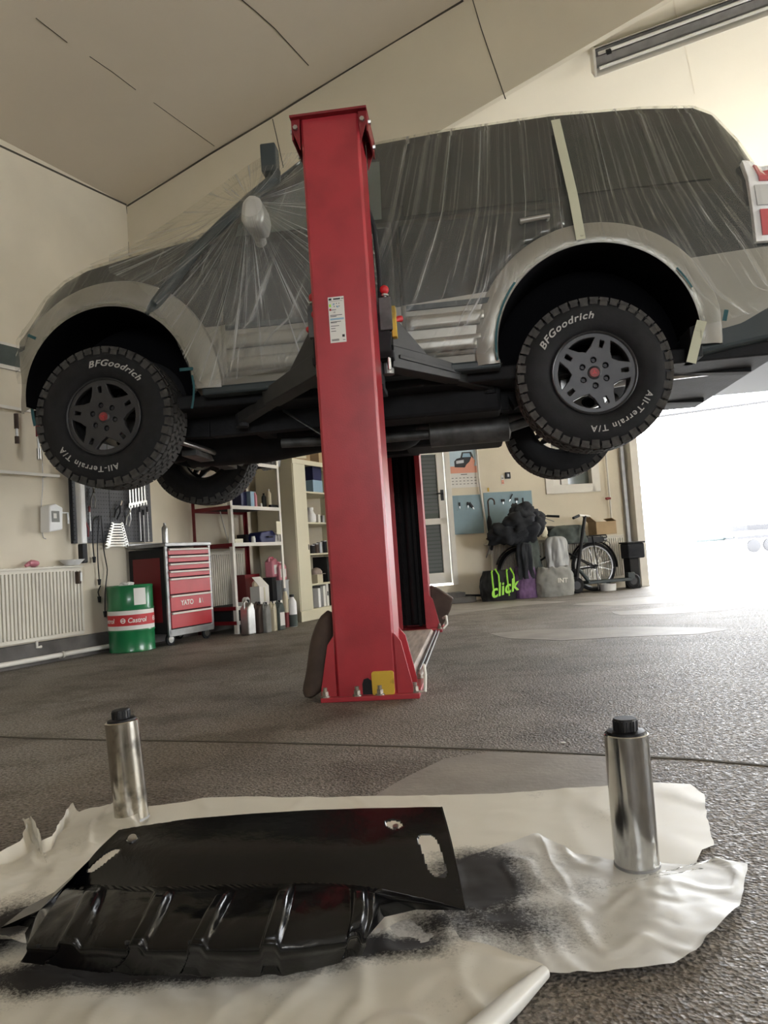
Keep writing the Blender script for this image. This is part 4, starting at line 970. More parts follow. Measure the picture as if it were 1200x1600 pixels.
tape_on(arc(AR[1], 186, 140, .008), .012, 'painters_tape_strip', 'teal tape strip along the front edge of the rear wheel arch', 'teal', .058)
tape_on(arc(AR[1], 38, 24, .008, 8), .010, 'painters_tape_strip', 'short teal tape strip on the back edge of the rear wheel arch', 'teal', .058)
tape_on(seg(pv(36, 520, -.93), pv(52, 527, -.93), 3), .018, 'painters_tape_strip', 'small teal tape tab on the nose of the car', 'teal', .062)
tape_on(seg(pv(281, 578, -.95), pv(302, 576, -.95), 3), .018, 'painters_tape_strip', 'small teal tape tab beside the rear edge of the front arch', 'teal', .062)
tape_on(seg(pv(1131, 502, -.92), pv(1133, 486, -.92), 3), .022, 'painters_tape_strip', 'teal tape tab on the film over the rear bumper', 'teal', .06)
# ------------------------------------------------------------------ along the left wall
def wthing(name, label, cat, s, t, z=0, group=None): return thing(name, label, cat, WP(s, t, z), RZL, group)
def wobj(mb, name, mt, s, t, z, label, cat, group=None, **kw):
    o = mb.build(name, mt, None, **kw); o.location = WP(s, t, z); o.rotation_euler = (0, 0, RZL); return tag(o, label, cat, group)

# drawer cabinet on castors
TF = .466
s0, _ = pw(262, 930, TF); s1, _ = pw(332, 930, TF); _, zt = pw(262, 853, TF); _, zb0 = pw(268, 990, TF)
W_ = s1-s0; tc = wthing('tool_cabinet', 'red and grey tool cabinet with six drawers on castors behind the green drum', 'tool cabinet', s0, TF)
D_ = TF-.03
mb = MB(); mb.bb(0, W_, .012, D_, zb0, zt-.02); mb.build('body', M['black_matte'], tc, bevel=.006)
mb = MB(); mb.bb(-.003, .001, .07, D_-.05, zb0+.10, zt-.10); mb.build('side_panel', M['tool_red'], tc)
mb = MB(); mb.bb(-.004, .026, 0, .02, zb0-.01, zt); mb.bb(W_-.026, W_+.004, 0, .02, zb0-.01, zt); mb.bb(0, W_, 0, .02, zb0-.03, zb0+.03); mb.build('front_frame', M['grey_metal'], tc, bevel=.004)
mb = MB(); mb.bb(-.01, W_+.01, -.01, D_+.01, zt-.005, zt+.028); mb.bb(0, W_, D_-.02, D_+.01, zt, zt+.05); mb.build('top_tray', M['grey_metal'], tc, bevel=.006)
hs = [.075, .075, .075, .075, .17, .17, .17]; tot = zt-.02-(zb0+.035); k_ = tot/sum(hs); z = zt-.02
for i, hgt in enumerate(hs[:]):
    h_ = hgt*k_; mb = MB(); mb.bb(.03, W_-.03, -.006, .02, z-h_+.006, z-.004); dw = mb.build('drawer', M['drawer'], tc, bevel=.003)
    mb = MB(); mb.bb(.03, W_-.03, -.024, -.004, z-.022, z-.006); mb.build('handle', M['frame_white'], dw, bevel=.003)
    if i == 5: 
        text('YATO', .062, M['paper'], dw, FR(W_*.40, -.0065, z-h_*.66), 'lettering', ext=.0008, off=.002)
        mb = MB()
        for q in (0, .02): 
            P = [(W_*.66+q, -.007, z-h_*.66), (W_*.66+.03+q, -.007, z-h_*.66), (W_*.66+.022+q, -.007, z-h_*.66+.045), (W_*.66+.008+q, -.007, z-h_*.66+.045)]
            mb.prism(P, (0, .001, 0)) if q == 0 else mb.tube([(P[1][0]+.004, -.007, P[1][2]), (P[2][0]+.004, -.007, P[2][2])], .003, 6)
        mb.build('emblem', M['paper'], dw)
    z -= h_
for x in (.06, W_-.06):
    for y in (.05, D_-.06):
        mb = MB(); mb.lathe([(.0, -.012), (.045, -.012), (.055, -.008), (.055, .008), (.045, .012), (.0, .012)], (x, y, .055), 'Y', 24); cw = mb.build('castor', M['rubber'], tc, smooth=True)
        mb = MB(); mb.lathe([(.0, -.015), (.032, -.014), (.034, -.010)], (x, y, .055), 'Y', 20); mb.build('hub', M['steel'], cw, smooth=True)
        mb = MB(); mb.bb(x-.03, x+.03, y-.02, y+.02, .10, zb0); mb.build('bracket', M['black'], cw)
# bottle on the cabinet
def bottle(name, label, s, t, z, r, h, mt, cap, cat='bottle', group=None, neck=.35, liquid=None):
    o = wthing(name, label, cat, s, t, z, group)
    mb = MB(); mb.lathe([(0, 0), (r*.92, 0), (r, r*.1), (r, h*.72), (r*.9, h*.79), (r*neck, h*.90), (r*neck, h*.94), (0, h*.94)], (0, 0, 0), 'Z', 20); mb.build('body', M[mt], o, smooth=True)
    mb = MB(); mb.lathe([(0, h*.92), (r*neck*1.25, h*.92), (r*neck*1.2, h), (0, h)], (0, 0, 0), 'Z', 16); mb.build('cap', M[cap], o, smooth=True)
    if liquid: mb = MB(); mb.lathe([(r*1.01, r*.1), (r*1.01, h*.38)], (0, 0, 0), 'Z', 20); mb.build('label', M[liquid], o, smooth=True)
    return o
sx, sz = pw(258, 840, .3); bottle('bottle', 'silver bottle standing on top of the red tool cabinet', sx, .3, zt+.028, .028, .19, 'steel', 'steel')

# oil drum
P = onz(211, 1019); dr_ = thing('oil_drum', 'green steel oil drum with white and red band beside the tool cabinet', 'drum', (P.x-.07, P.y+.15, 0), 0)
R0 = .188; H0 = .56
mb = MB(); prof = [(0, .012), (R0-.012, .012), (R0-.004, 0), (R0+.004, .006), (R0, .02)]
prof += [(R0, H0*.30), (R0+.006, H0*.315), (R0+.006, H0*.325), (R0, H0*.34), (R0, H0*.62), (R0+.006, H0*.635), (R0+.006, H0*.645), (R0, H0*.66), (R0, H0-.02), (R0+.004, H0-.008), (R0-.002, H0), (R0-.012, H0-.006), (R0-.014, H0-.018), (0, H0-.018)]
mb.lathe(prof, (0, 0, 0), 'Z', 64); mb.build('drum_body', M['green'], dr_, smooth=True)
def band(z0, z1, r, a0, a1, n, nm, mt): mb = MB(); mb.lathe([(r, z0), (r, z1)], (0, 0, 0), 'Z', n, math.radians(a0), math.radians(a1)); return mb.build(nm, mt, dr_, smooth=True)
band(H0*.335, H0*.625, R0+.0015, 0, 360, 64, 'white_band', M['paper']); bd_ = band(H0*.40, H0*.56, R0+.003, 0, 360, 64, 'red_band', M['label_red'])
def on_drum(o, r, am, z):          # bend flat xz text round the drum
    for v in o.data.vertices:
        a = am+v.co.x/r; d = v.co.z; v.co = Vector(((r+d)*math.cos(a), (r+d)*math.sin(a), z+v.co.y))
for am in (-140, -56, 34, 124):
    o = text('Castrol', .056, M['paper'], bd_, Matrix.Identity(4), 'lettering', ext=.0006, shear=.15, off=.001, sx=.95); on_drum(o, R0+.0036, math.radians(am), H0*.445)
    mb = MB(); mb.lathe([(.014, 0), (.022, 0), (.022, .0008), (.014, .0008)], (-.118, .018, 0), 'Z', 24); mb.box((-.118, .018, .0006), (.03, .010, .001)); e = mb.build('emblem', M['paper'], bd_); on_drum(e, R0+.0036, math.radians(am), H0*.445)
band(H0*.70, H0*.95, R0+.0015, -62, -30, 10, 'paper_label', M['paper'])
mb = MB()
for k in range(6): mb.sphere((-.02+.03*math.cos(k*1.3), -.02+.03*math.sin(k*1.3), H0-.0+.006*(k % 3)), .030, (1.2, .8, .5), 12, jit=.5, seed=k)
o = mb.build('rag', M['paper'], None, smooth=True); o.location = dr_.location; tag(o, 'crumpled white rag on top of the green oil drum', 'rag')

# red rack
RT = .546; rs0, _ = pw(367, 890, RT); rs1, _ = pw(443, 890, RT); RW = rs1-rs0; RD = .48
rk = wthing('shelving_rack', 'red and white metal shelving rack between tool cabinet and cream cupboard', 'shelving', rs0, RT)
_, rtop = pw(420, 726, RT); lv = [pw(400, 944, RT)[1]+.0, pw(400, 848, RT)[1], pw(400, 792, RT)[1], pw(425, 727, RT)[1]]
for x in (0, RW):
    for y in (0, RD):
        mb = MB(); mb.bb(x-.018, x+.018, y-.003, y+.003, 0, rtop+.05); mb.bb(x-.018 if x == 0 else x+.012, x-.012 if x == 0 else x+.018, y-.0, y+.035 if y == 0 else y-.035, 0, rtop+.05); mb.build('post', M['red_dark'] if y else M['frame_white'], rk, bevel=.001)
for z in [.12]+lv:
    mb = MB(); mb.bb(0, RW, 0, RD, z-.006, z); sh = mb.build('shelf', M['black_matte'], rk)
    mb = MB(); mb.bb(-.01, RW+.01, -.008, -.003, z-.032, z+.004); mb.build('front_beam', M['frame_white'], sh)
    mb = MB(); mb.bb(-.02, -.016, 0, RD, z-.032, z+.004); mb.bb(0, RW, RD, RD+.004, z-.032, z+.004); mb.build('side_beam', M['red_dark'], sh)
mb = MB(); mb.tube([(RW*.5, RD, lv[2]+.02), (RW*.9, RD, lv[0])], .008, 6); mb.build('brace', M['frame_white'], rk)

def box_item(name, label, s, t, z, w_, d_, h_, mt, cat='box', group=None, rot=0, bev=.003, flap=False, lab=None):
    o = wthing(name, label, cat, s, t, z, group); o.rotation_euler = (0, 0, RZL+rot)
    mb = MB(); mb.bb(-w_/2, w_/2, -d_/2, d_/2, 0, h_); mb.build('body', M[mt], o, bevel=bev)
    if lab: mb = MB(); mb.bb(-w_*.4, w_*.3, -d_/2-.0015, -d_/2, h_*.2, h_*.7); mb.build('label', M[lab], o)
    if flap: mb = MB(); mb.bb(-w_/2, w_/2, -.02, .02, h_, h_+.001); mb.build('packing_tape', M['cabinet'], o)
    return o
def canister(name, label, s, t, z, w_, d_, h_, mt, cap, cat='canister', group=None, rot=0, hl=True, lab=None):
    o = wthing(name, label, cat, s, t, z, group); o.rotation_euler = (0, 0, RZL+rot)
    a = [(-w_/2, 0, 0), (w_/2, 0, 0), (w_/2, 0, h_*.70), (w_*.30, 0, h_*.86), (w_*.20, 0, h_*.93), (-w_*.05, 0, h_*.93), (-w_*.12, 0, h_*.88), (-w_*.42, 0, h_*.80), (-w_/2, 0, h_*.72)]
    mb = MB(); mb.prism([(p[0], -d_/2, p[2]) for p in a], (0, d_, 0)); mb.build('body', M[mt], o, bevel=min(w_, d_)*.16)
    mb = MB(); mb.tube([(-w_*.40, 0, h_*.72), (-w_*.42, 0, h_*.92), (-w_*.25, 0, h_*.985), (-w_*.02, 0, h_*.93)], min(w_, d_)*.12, 10); mb.build('handle', M[mt], o, smooth=True)
    mb = MB(); mb.tube([(w_*.12, 0, h_*.92), (w_*.12, 0, h_)], min(w_, d_)*.17, 14); mb.build('cap', M[cap], o, smooth=True)
    if lab: mb = MB(); mb.bb(-w_*.36, w_*.36, -d_/2-.0025, -d_/2, h_*.15, h_*.6); mb.build('label', M[lab], o, bevel=.001)
    return o
def rackx(px, py, t): return pw(px, py, t)[0]
z = lv[0]
canister('canister', 'pale canister at the back of the lowest rack shelf', rackx(400, 905, .28), .25, z, .16, .12, .27, 'cream_plastic', 'white_plastic')
sb = rackx(403, 920, .42)
bx = wthing('carton', 'white carton with sloping lid on the lowest shelf of the red rack', 'carton', sb, .44, z)
mb = MB(); mb.bb(-.085, .085, -.06, .06, 0, .17); mb.build('body', M['paper'], bx, bevel=.003)
mb = MB(); mb.prism([(-.085, -.062, .17), (.085, -.062, .17), (.095, .05, .27), (-.05, .05, .27)], (0, .006, .0)); mb.build('lid', M['paper'], bx, bevel=.001)
mb = MB(); mb.bb(-.012, .012, -.0625, -.06, .01, .16); mb.build('printed_stripe', M['cabinet'], bx)
box_item('box', 'black box on the lowest rack shelf behind the sloping white carton', rackx(422, 920, .40), .40, z, .08, .12, .25, 'black_matte')
box_item('box', 'dark red carton at the back left of the lowest rack shelf', rackx(385, 900, .2), .22, z, .26, .12, .30, 'tool_red')
o = wthing('plastic_tub', 'clear plastic tub at the right end of the lowest rack shelf', 'tub', rackx(437, 925, .44), .44, z)
mb = MB(); mb.prism([(-.075, -.07, 0), (.075, -.07, 0), (.075, .07, 0), (-.075, .07, 0)], (0, 0, .02)); 
for a, b in (((-.075, -.07), (.075, -.07)), ((.075, -.07), (.075, .07)), ((.075, .07), (-.075, .07)), ((-.075, .07), (-.075, -.07))): mb.beam((*a, .1), (*b, .1), .004, .2)
mb.build('body', M['clear_plastic'], o); mb = MB(); mb.bb(-.07, .07, -.065, .065, .021, .13); mb.build('contents', M['paper'], o, bevel=.01)
mb = MB(); mb.bb(-.085, .085, -.08, .08, .20, .212); mb.build('lid', M['clear_plastic'], o, bevel=.003)
canister('canister', 'pink transparent canister stacked left on the black box', rackx(424, 880, .40), .40, z+.25, .15, .10, .22, 'pink', 'deep_pink', rot=.2, lab='paper')
canister('canister', 'pale pink canister standing on the clear plastic tub', rackx(437, 885, .44), .44, z+.212, .13, .09, .20, 'pink', 'white_plastic', rot=-.1, lab='paper')
mb = MB(); mb.lathe([(.022, -.02), (.04, -.02), (.04, .02), (.022, .02), (.022, -.02)], (0, 0, .04), 'Y', 24); wobj(mb, 'tape_roll', M['paper'], rackx(384, 932, .50), .50, z, 'white roll standing on the left of the lowest rack shelf', 'roll', smooth=True)
box_item('box', 'flat pale box on the lowest rack shelf beside the white roll', rackx(378, 940, .50), .49, z, .09, .08, .035, 'paper', rot=.1)
z = lv[1]
box_item('box', 'low yellow box on the left of the middle rack shelf', rackx(370, 844, .5), .49, z, .13, .08, .045, 'cabinet')
o = wthing('tool_case', 'dark blue plastic case lying on the middle rack shelf', 'case', rackx(413, 838, .46), .44, z)
mb = MB(); mb.prism([(-.13, -.07, 0), (.13, -.07, 0), (.15, -.07, .09), (.09, -.07, .13), (-.12, -.07, .11), (-.15, -.07, .06)], (0, .16, 0)); mb.build('body', M['navy'], o, bevel=.012)
mb = MB(); mb.tube([(-.04, -.075, .06), (-.04, -.10, .06), (.04, -.10, .06), (.04, -.075, .06)], .008); mb.build('handle', M['black'], o, smooth=True)
box_item('box', 'dark box behind the yellow box on the middle rack shelf', rackx(385, 838, .3), .30, z, .18, .12, .10, 'black_matte')
bottle('jar', 'small white jar between yellow box and blue case on the rack', rackx(397, 842, .5), .49, z, .022, .07, 'white_plastic', 'white_plastic', 'jar', neck=.7)
box_item('box', 'white box at the right end of the middle rack shelf', rackx(431, 840, .48), .46, z, .09, .08, .11, 'paper')
o = box_item('paper_card', 'cream card hanging at the right rack post above the blue case', rackx(435, 822, RT+.01), RT+.012, pw(435, 835, RT+.01)[1], .085, .004, .14, 'cabinet', 'card')
z = lv[2]
box_item('box', 'navy blue box on the upper rack shelf', rackx(376, 775, .4), .40, z, .15, .12, .16, 'navy')
box_item('box', 'white box beside the navy box on the upper rack shelf', rackx(388, 775, .46), .46, z, .065, .10, .165, 'paper_blue')
bottle('spray_can', 'slim red and white can on the upper rack shelf', rackx(398, 775, .47), .47, z, .022, .17, 'pink', 'paper', 'can')
bottle('spray_can', 'dark aerosol can on the upper rack shelf, left of the tall pale one', rackx(412, 775, .40), .40, z, .026, .17, 'green_grey', 'black', 'can')
bottle('spray_can', 'tall pale aerosol can at the right of the upper rack shelf', rackx(420, 775, .46), .46, z, .026, .21, 'cream_plastic', 'steel', 'can')
bottle('jar', 'tiny steel pot in the middle of the upper rack shelf', rackx(407, 785, .50), .50, z, .018, .045, 'steel', 'steel', 'jar', neck=.8)
o = wthing('grease_gun', 'black hand tool lying at the right end of the upper rack shelf', 'tool', rackx(428, 786, .5), .50, z)
mb = MB(); mb.tube([(-.08, 0, .02), (.05, 0, .02)], .018, 12); mb.build('barrel', M['black'], o, smooth=True)
mb = MB(); mb.tube([(.05, 0, .02), (.085, -.0, .03), (.09, 0, .0), (.06, 0, -.0)], .007, 8); mb.build('handle', M['black'], o, smooth=True)
z = lv[3]
o = wthing('plastic_bag', 'crumpled clear plastic bag on top of the red rack', 'bag', rackx(425, 715, .45), .42, z)
mb = MB(); mb.sphere((0, 0, .055), .13, (1.2, .8, .55), 26, jit=.45, seed=5); mb.build('bag_body', M['film_tent'], o, smooth=True) if 0 else mb.build('bag_body', M['clear_plastic'], o, smooth=True)
o = wthing('cardboard_tube', 'tall brown cardboard sheet standing on top of the red rack', 'cardboard', rackx(405, 700, .35), .33, z)
mb = MB(); mb.prism([(-.10, 0, 0), (.05, 0, 0), (.0, .01, .34), (-.12, .01, .36)], (0, .012, 0)); mb.build('sheet', M['cardboard'], o); mb = MB(); mb.prism([(.05, 0, 0), (.0, .01, .34), (.012, .06, .34), (.065, .06, 0)], (.004, 0, 0)); mb.build('folded_edge', M['cardboard'], o)
o.name = 'cardboard_sheet'
# bottles on the floor in front of rack and cupboard
def P_(px, py): p = onz(px, py); v = np.array(p)-WQ; return float(v@WD), float(v@WN)
a, b = P_(397, 992); o = canister('canister', 'tall silver metal canister on the floor in front of the red rack', a, b-.06, 0, .12, .10, .33, 'steel', 'black')
a, b = P_(414, 989); canister('canister', 'dark brown plastic canister on the floor, right of the silver one', a, b-.06, 0, .12, .09, .30, 'brown', 'black', lab=None)
a, b = P_(425, 988); canister('canister', 'grey-beige oil bottle on the floor beside the dark brown canister', a, b-.06, 0, .085, .07, .29, 'grey_cloth', 'black')
a, b = P_(435, 986); canister('canister', 'gold coloured oil bottle on the floor before the rack', a, b-.06, 0, .10, .07, .29, 'cream_plastic', 'black', rot=.3)
a, b = P_(447, 984); canister('canister', 'dark green oil bottle with white label on the floor', a, b-.07, 0, .11, .07, .29, 'green_grey', 'black', lab='paper')
a, b = P_(455, 980); bottle('bottle', 'tall narrow beige bottle with red foot beside the cream cupboard', a, b-.05, 0, .03, .40, 'cream_plastic', 'grey_metal', neck=.55, liquid='rim_red')
a, b = P_(465, 979); bottle('bottle', 'large white bottle with grey liquid standing before the cream cupboard', a, b-.05, 0, .045, .33, 'white_plastic', 'black', neck=.45, liquid='green_grey')
o = box_item('box', 'dark crate under the lowest rack shelf', rs0+.18, .3, .12, .28, .3, .14, 'black_matte')

# cream cupboard
CT = .605; cs0, _ = pw(470, 960, CT); _, ctop = pw(439, 714, CT); CD = .50; CW = 1.16
cb = wthing('cupboard', 'tall cream cupboard with one sliding door open beside the red rack', 'cupboard', cs0, CT); zk = .09
DX = pw(482, 840, CT)[0]-cs0
mb = MB(); mb.bb(0, .02, 0, CD, zk, ctop); mb.bb(CW-.02, CW, 0, CD, zk, ctop); mb.bb(0, CW, 0, CD, ctop-.025, ctop); mb.bb(0, CW, 0, CD, zk, zk+.03); mb.bb(0, CW, CD-.015, CD, zk, ctop); mb.bb(.02, CW-.02, .0, CD, 0, zk); mb.build('carcass', M['cabinet'], cb, bevel=.002)
mb = MB(); mb.bb(-.004, CW, -.012, .0, ctop-.05, ctop+.004); mb.build('rail', M['cabinet'], cb, bevel=.003); mb = MB(); mb.bb(-.004, CW, -.014, 0, 0, zk+.02); mb.build('plinth', M['cabinet'], cb, bevel=.003)
mb = MB(); mb.bb(.01, DX, -.010, .004, zk+.03, ctop-.05); cdr = mb.build('sliding_door', M['cabinet'], cb, bevel=.003) 
mb = MB(); zq = pw(478, 855, CT)[1]; mb.bb(DX-.03, DX-.018, -.013, -.009, zq-.03, zq+.03); mb.build('handle', M['black'], cdr)
mb = MB(); mb.bb(DX-.05, CW-.02, CD-.02, CD-.016, zk+.03, ctop-.03); mb.build('back_panel', M['cabinet_in'], cb)
cl = [pw(500, y, CT)[1] for y in (769, 816, 864, 911)]
for z in cl:
    mb = MB(); mb.bb(.02, CW-.02, .01, CD-.02, z-.02, z); mb.build('shelf', M['cabinet'], cb, bevel=.002)
sx0 = pw(484, 800, CT)[0]; 
def cx(px, t=.5): return pw(px, 830, t)[0]
z = cl[0]; box_item('box', 'large navy box on the top shelf of the cream cupboard', cx(490, .4), .40, z+.16, .20, .2, .2, 'navy'); box_item('box', 'grey box under the navy box in the cream cupboard', cx(490, .42), .42, z, .22, .2, .155, 'paper_blue')
z = cl[1]
o = wthing('white_mug', 'white rounded container on the second cupboard shelf', 'container', cx(487, .5), .50, z)
mb = MB(); mb.lathe([(0, 0), (.05, 0), (.06, .02), (.06, .09), (.04, .12), (.03, .15), (0, .15)], (0, 0, 0), 'Z', 20); mb.build('body', M['white_plastic'], o, smooth=True); mb = MB(); mb.lathe([(.0, .15), (.035, .15), (.035, .18), (0, .18)], (0, 0, 0), 'Z', 16); mb.build('lid', M['white_plastic'], o, smooth=True); o.name = 'container'
box_item('box', 'small white box on the second cupboard shelf', cx(497, .5), .50, z, .05, .06, .10, 'paper'); bottle('jar', 'small grey jar beside the white box in the cupboard', cx(505, .5), .5, z, .03, .09, 'grey_metal', 'grey_metal', 'jar', neck=.8)
z = cl[2]
for k, q in enumerate((486, 492, 498, 505)):
    o = wthing('tin', ('dark round tin, first of four on the third cupboard shelf', 'brown round tin, second of four on the third cupboard shelf', 'grey round tin, third of four on the third cupboard shelf', 'dark tall tin, last of four on the third cupboard shelf')[k], 'tin', cx(q, .48), .48, z, 'tins on the third cupboard shelf')
    mb = MB(); mb.lathe([(0, 0), (.035, 0), (.035, .09+.015*k), (0, .09+.015*k)], (0, 0, 0), 'Z', 16); mb.build('body', M[('black_matte', 'brown', 'grey_metal', 'black_matte')[k]], o, smooth=True); mb = MB(); mb.lathe([(0, .09+.015*k), (.036, .09+.015*k), (.036, .1+.015*k), (0, .1+.015*k)], (0, 0, 0), 'Z', 16); mb.build('lid', M['grey_metal'], o)
z = cl[3]; box_item('box', 'tall dark box on the fourth cupboard shelf', cx(502, .42), .42, z, .16, .2, .30, 'black_matte'); box_item('box', 'low cream box on the fourth cupboard shelf', cx(489, .5), .50, z, .12, .12, .10, 'cream_plastic')
o = wthing('cap', 'beige rounded cap lying on the cream box in the cupboard', 'cap', cx(490, .5), .5, z+.10); mb = MB(); mb.lathe([(.07, 0), (.07, .03), (.05, .06), (.02, .075), (0, .078)], (0, 0, 0), 'Z', 18); mb.prism([(-.05, -.06, 0), (.05, -.06, 0), (.03, -.11, 0), (-.03, -.11, 0)], (0, 0, .006)); mb.build('cloth', M['wood'], o, smooth=True)
z = zk+.03
for k, (q, h_, m_) in enumerate(((486, .22, 'white_plastic'), (490, .24, 'grey_metal'), (494, .24, 'paper'), (499, .28, 'paper'), (506, .26, 'brown'))):
    b = box_item('ring_binder', ('short white folder, leftmost on the cupboard floor', 'grey folder on the cupboard floor, second from the left', 'thin white folder in the middle of the cupboard floor', 'wide white folder with a black mark on the cupboard floor', 'brown folder at the right end of the cupboard floor')[k], cx(q, .5), .47, z, .05, .18, h_, m_, 'folder', 'folders on the cupboard floor')
    if k == 3: mb = MB(); mb.bb(-.01, .01, -.093, -.09, .12, .17); mb.build('mark', M['ink'], b)
# boxes on the cupboard
z = ctop+.004
box_item('cardboard_box', 'open cardboard box on top of the cupboard at its left end', cx(450, .42)+.0, .40, z, .22, .24, .20, 'cardboard', flap=True)
box_item('cardboard_box', 'tall cardboard box in the middle on top of the cupboard', cx(470, .40)+.05, .35, z, .26, .26, .26, 'cardboard', rot=-.5, flap=True, lab='cabinet')
box_item('cardboard_box', 'brown cardboard box at the right end on top of the cupboard', cx(497, .40)+.12, .34, z, .30, .26, .24, 'cardboard', rot=.1, flap=True)

# tool board
b0_, _ = pw(112, 800, .02); b1_, _ = pw(236, 800, .02); _, bz0 = pw(170, 848, .02)
pg = wthing('tool_board', 'dark grey perforated tool board on the left wall above the drum', 'tool board', b0_, .022)
mb = MB(); mb.bb(0, b1_-b0_, 0, .02, bz0, bz0+1.0)
for i in range(int((b1_-b0_)/.03)):
    for j in range(20): mb.box((.02+i*.03, -.0006, bz0+.03+j*.034), (.008, .0012, .008), None, 1)
mb.build('panel', [M['peg'], M['black']], pg)
mb = MB(); mb.bb(-.004, .004, -.002, .022, bz0, bz0+1.0); mb.bb((b1_-b0_)*.45-.003, (b1_-b0_)*.45+.003, -.002, 0, bz0, bz0+1.0); mb.build('edge', M['black'], pg)
def wrench_mb(L_, s=1):
    mb = MB(); mb.beam((0, 0, .02*s), (0, 0, L_-.02*s), .012*s, .005*s, upv=(0, 1, 0)); mb.lathe([(.009*s, -.004*s), (.017*s, -.004*s), (.017*s, .004*s), (.009*s, .004*s), (.009*s, -.004*s)], (0, 0, L_-.012*s), 'Y', 14)
    P = []
    for a in range(50, 311, 26): P.append((.019*s*math.sin(math.radians(a+180)), -.004*s, .018*s+.019*s*math.cos(math.radians(a+180))*-1))
    mb.prism([(-.018*s, -.004*s, .0), (-.008*s, -.004*s, -.012*s), (-.006*s, -.004*s, .010*s), (.006*s, -.004*s, .010*s), (.008*s, -.004*s, -.012*s), (.018*s, -.004*s, .0), (.016*s, -.004*s, .022*s), (0, -.004*s, .032*s), (-.016*s, -.004*s, .022*s)], (0, .008*s, 0))
    return mb
wl = ['first', 'second', 'third', 'fourth', 'fifth', 'sixth']
for k in range(6):
    px = 205+k*4.6; s_, z_ = pw(px, 792-k*1.0, .06)
    wobj(wrench_mb(.30-.012*k, 1.3), 'wrench', M['steel'], s_, .05, z_, 'chrome combination wrench hanging on the tool board, '+wl[k]+' from the left in the row', 'wrench', 'wrenches hanging in a row on the tool board', bevel=0)
for k in range(9):
    s_, z_ = pw(184, 822+k*4.2-3, .06); L_ = .13+.016*k; mb = wrench_mb(L_, .9+.06*k); o = mb.build('wrench', M['steel'])
    o.data.transform(Matrix.Translation((0, 0, 0)) @ Matrix.Rotation(PI/2, 4, 'Y') @ Matrix.Translation((0, 0, -L_/2)))
    o.location = WP(s_, .055, z_); o.rotation_euler = (0, 0, RZL); tag(o, 'chrome wrench lying level in the stepped holder, %s from the top' % wl[min(k, 5)] if k < 6 else ('chrome wrench near the bottom of the stepped holder on the tool board', 'long chrome wrench just above the lowest in the stepped holder', 'longest chrome wrench, lowest in the stepped holder')[k-6], 'wrench', 'wrenches in the stepped holder')
def pliers(px, py, label, rot=0, hc='red_dark'):
    s_, z_ = pw(px, py, .05); o = wthing('pliers', label, 'pliers', s_, .05, z_); o.rotation_euler = (0, rot, RZL)
    mb = MB(); mb.tube([(0, 0, 0), (.006, 0, .05)], [.010, .004], 8); mb.tube([(0, 0, 0), (-.006, 0, .05)], [.010, .004], 8); mb.build('jaws', M['chrome'], o, smooth=True)
    for q in (-1, 1): mb = MB(); mb.tube([(0, 0, 0), (q*.025, 0, -.06), (q*.018, 0, -.13)], .007, 8); mb.build('handle', M[hc], o, smooth=True)
pliers(203, 800, 'chrome pliers crossing near the middle of the tool board', .3, 'steel'); pliers(188, 790, 'black handled pliers on the tool board left of the hanging wrenches', .5, 'black')
pliers(134, 815, 'red handled pliers on the left part of the tool board', 0, 'red_dark'); pliers(146, 770, 'steel pliers high on the left part of the tool board', .1, 'steel')
def bar(name, label, cat, px, y0, y1, r, mt, t=.055, top=None):
    s_, za = pw(px, y0, t); _, zb = pw(px, y1, t); mb = MB(); mb.tube([(0, 0, 0), (0, 0, za-zb)], r, 10); o = wobj(mb, name, M[mt], s_, t, zb, label, cat, smooth=True)
    if top: mb = MB(); mb.tube([(0, 0, za-zb), (0, 0, za-zb+.05)], r*1.4, 10); mb.build('head', M[top], o, smooth=True)
    return o
for k, (px, y0, y1) in enumerate(((218, 800, 845), (224, 805, 848), (230, 800, 846), (140, 800, 830))):
    bar('screwdriver', ('black screwdriver, leftmost of three at the right edge of the tool board', 'black screwdriver in the middle of three at the right edge of the tool board', 'black screwdriver, rightmost of three at the edge of the tool board', 'red screwdriver on the left part of the tool board')[k], 'screwdriver', px, y0, y1, .006, 'steel', top='black' if k < 3 else 'red_dark')
# long work lamp and bars at the left of the board
s_, za = pw(123, 752, .08); _, zb = pw(128, 850, .08); wl_ = wthing('work_lamp', 'long white tube work lamp hanging at the left edge of the tool board', 'lamp', s_, .09, zb)
mb = MB(); mb.bb(-.028, .028, -.03, .03, 0, .75); mb.build('tube', M['white_plastic'], wl_, bevel=.01); mb = MB(); mb.bb(-.026, .026, -.03, .03, -.16, 0); mb.build('grip', M['black'], wl_, bevel=.008)
bar('pry_bar', 'long black bar hanging left of the white tube work lamp', 'bar', 109, 745, 845, .014, 'black_matte', .05, 'black')
def cable(name, label, pts, r=.005, mt='black', t=.04, plug=True):
    P = [WP(pw(x, y, t)[0], t, pw(x, y, t)[1]) for x, y in pts]; S_ = []
    for a, b in zip(P, P[1:]):
        for k in range(5): S_.append(a.lerp(b, k/5))
    S_.append(P[-1]); Q = [S_[0]]+[(S_[i-1]+S_[i]*2+S_[i+1])/4 for i in range(1, len(S_)-1)]+[S_[-1]]
    mb = MB(); mb.tube(Q, r, 8); o = mb.build(name, M[mt], None, smooth=True); center_origin(o); tag(o, label, 'cable')
    if plug: mb = MB(); c = P[-1]-o.location; mb.tube([c, c-Vector((0, 0, .05))], [.016, .011], 10); mb.build('plug', M[mt], o, smooth=True)
    return o
cable('power_cable', 'black cable looped at the tool board with a short plug end', [(155, 806), (145, 812), (145, 850), (147, 870)])
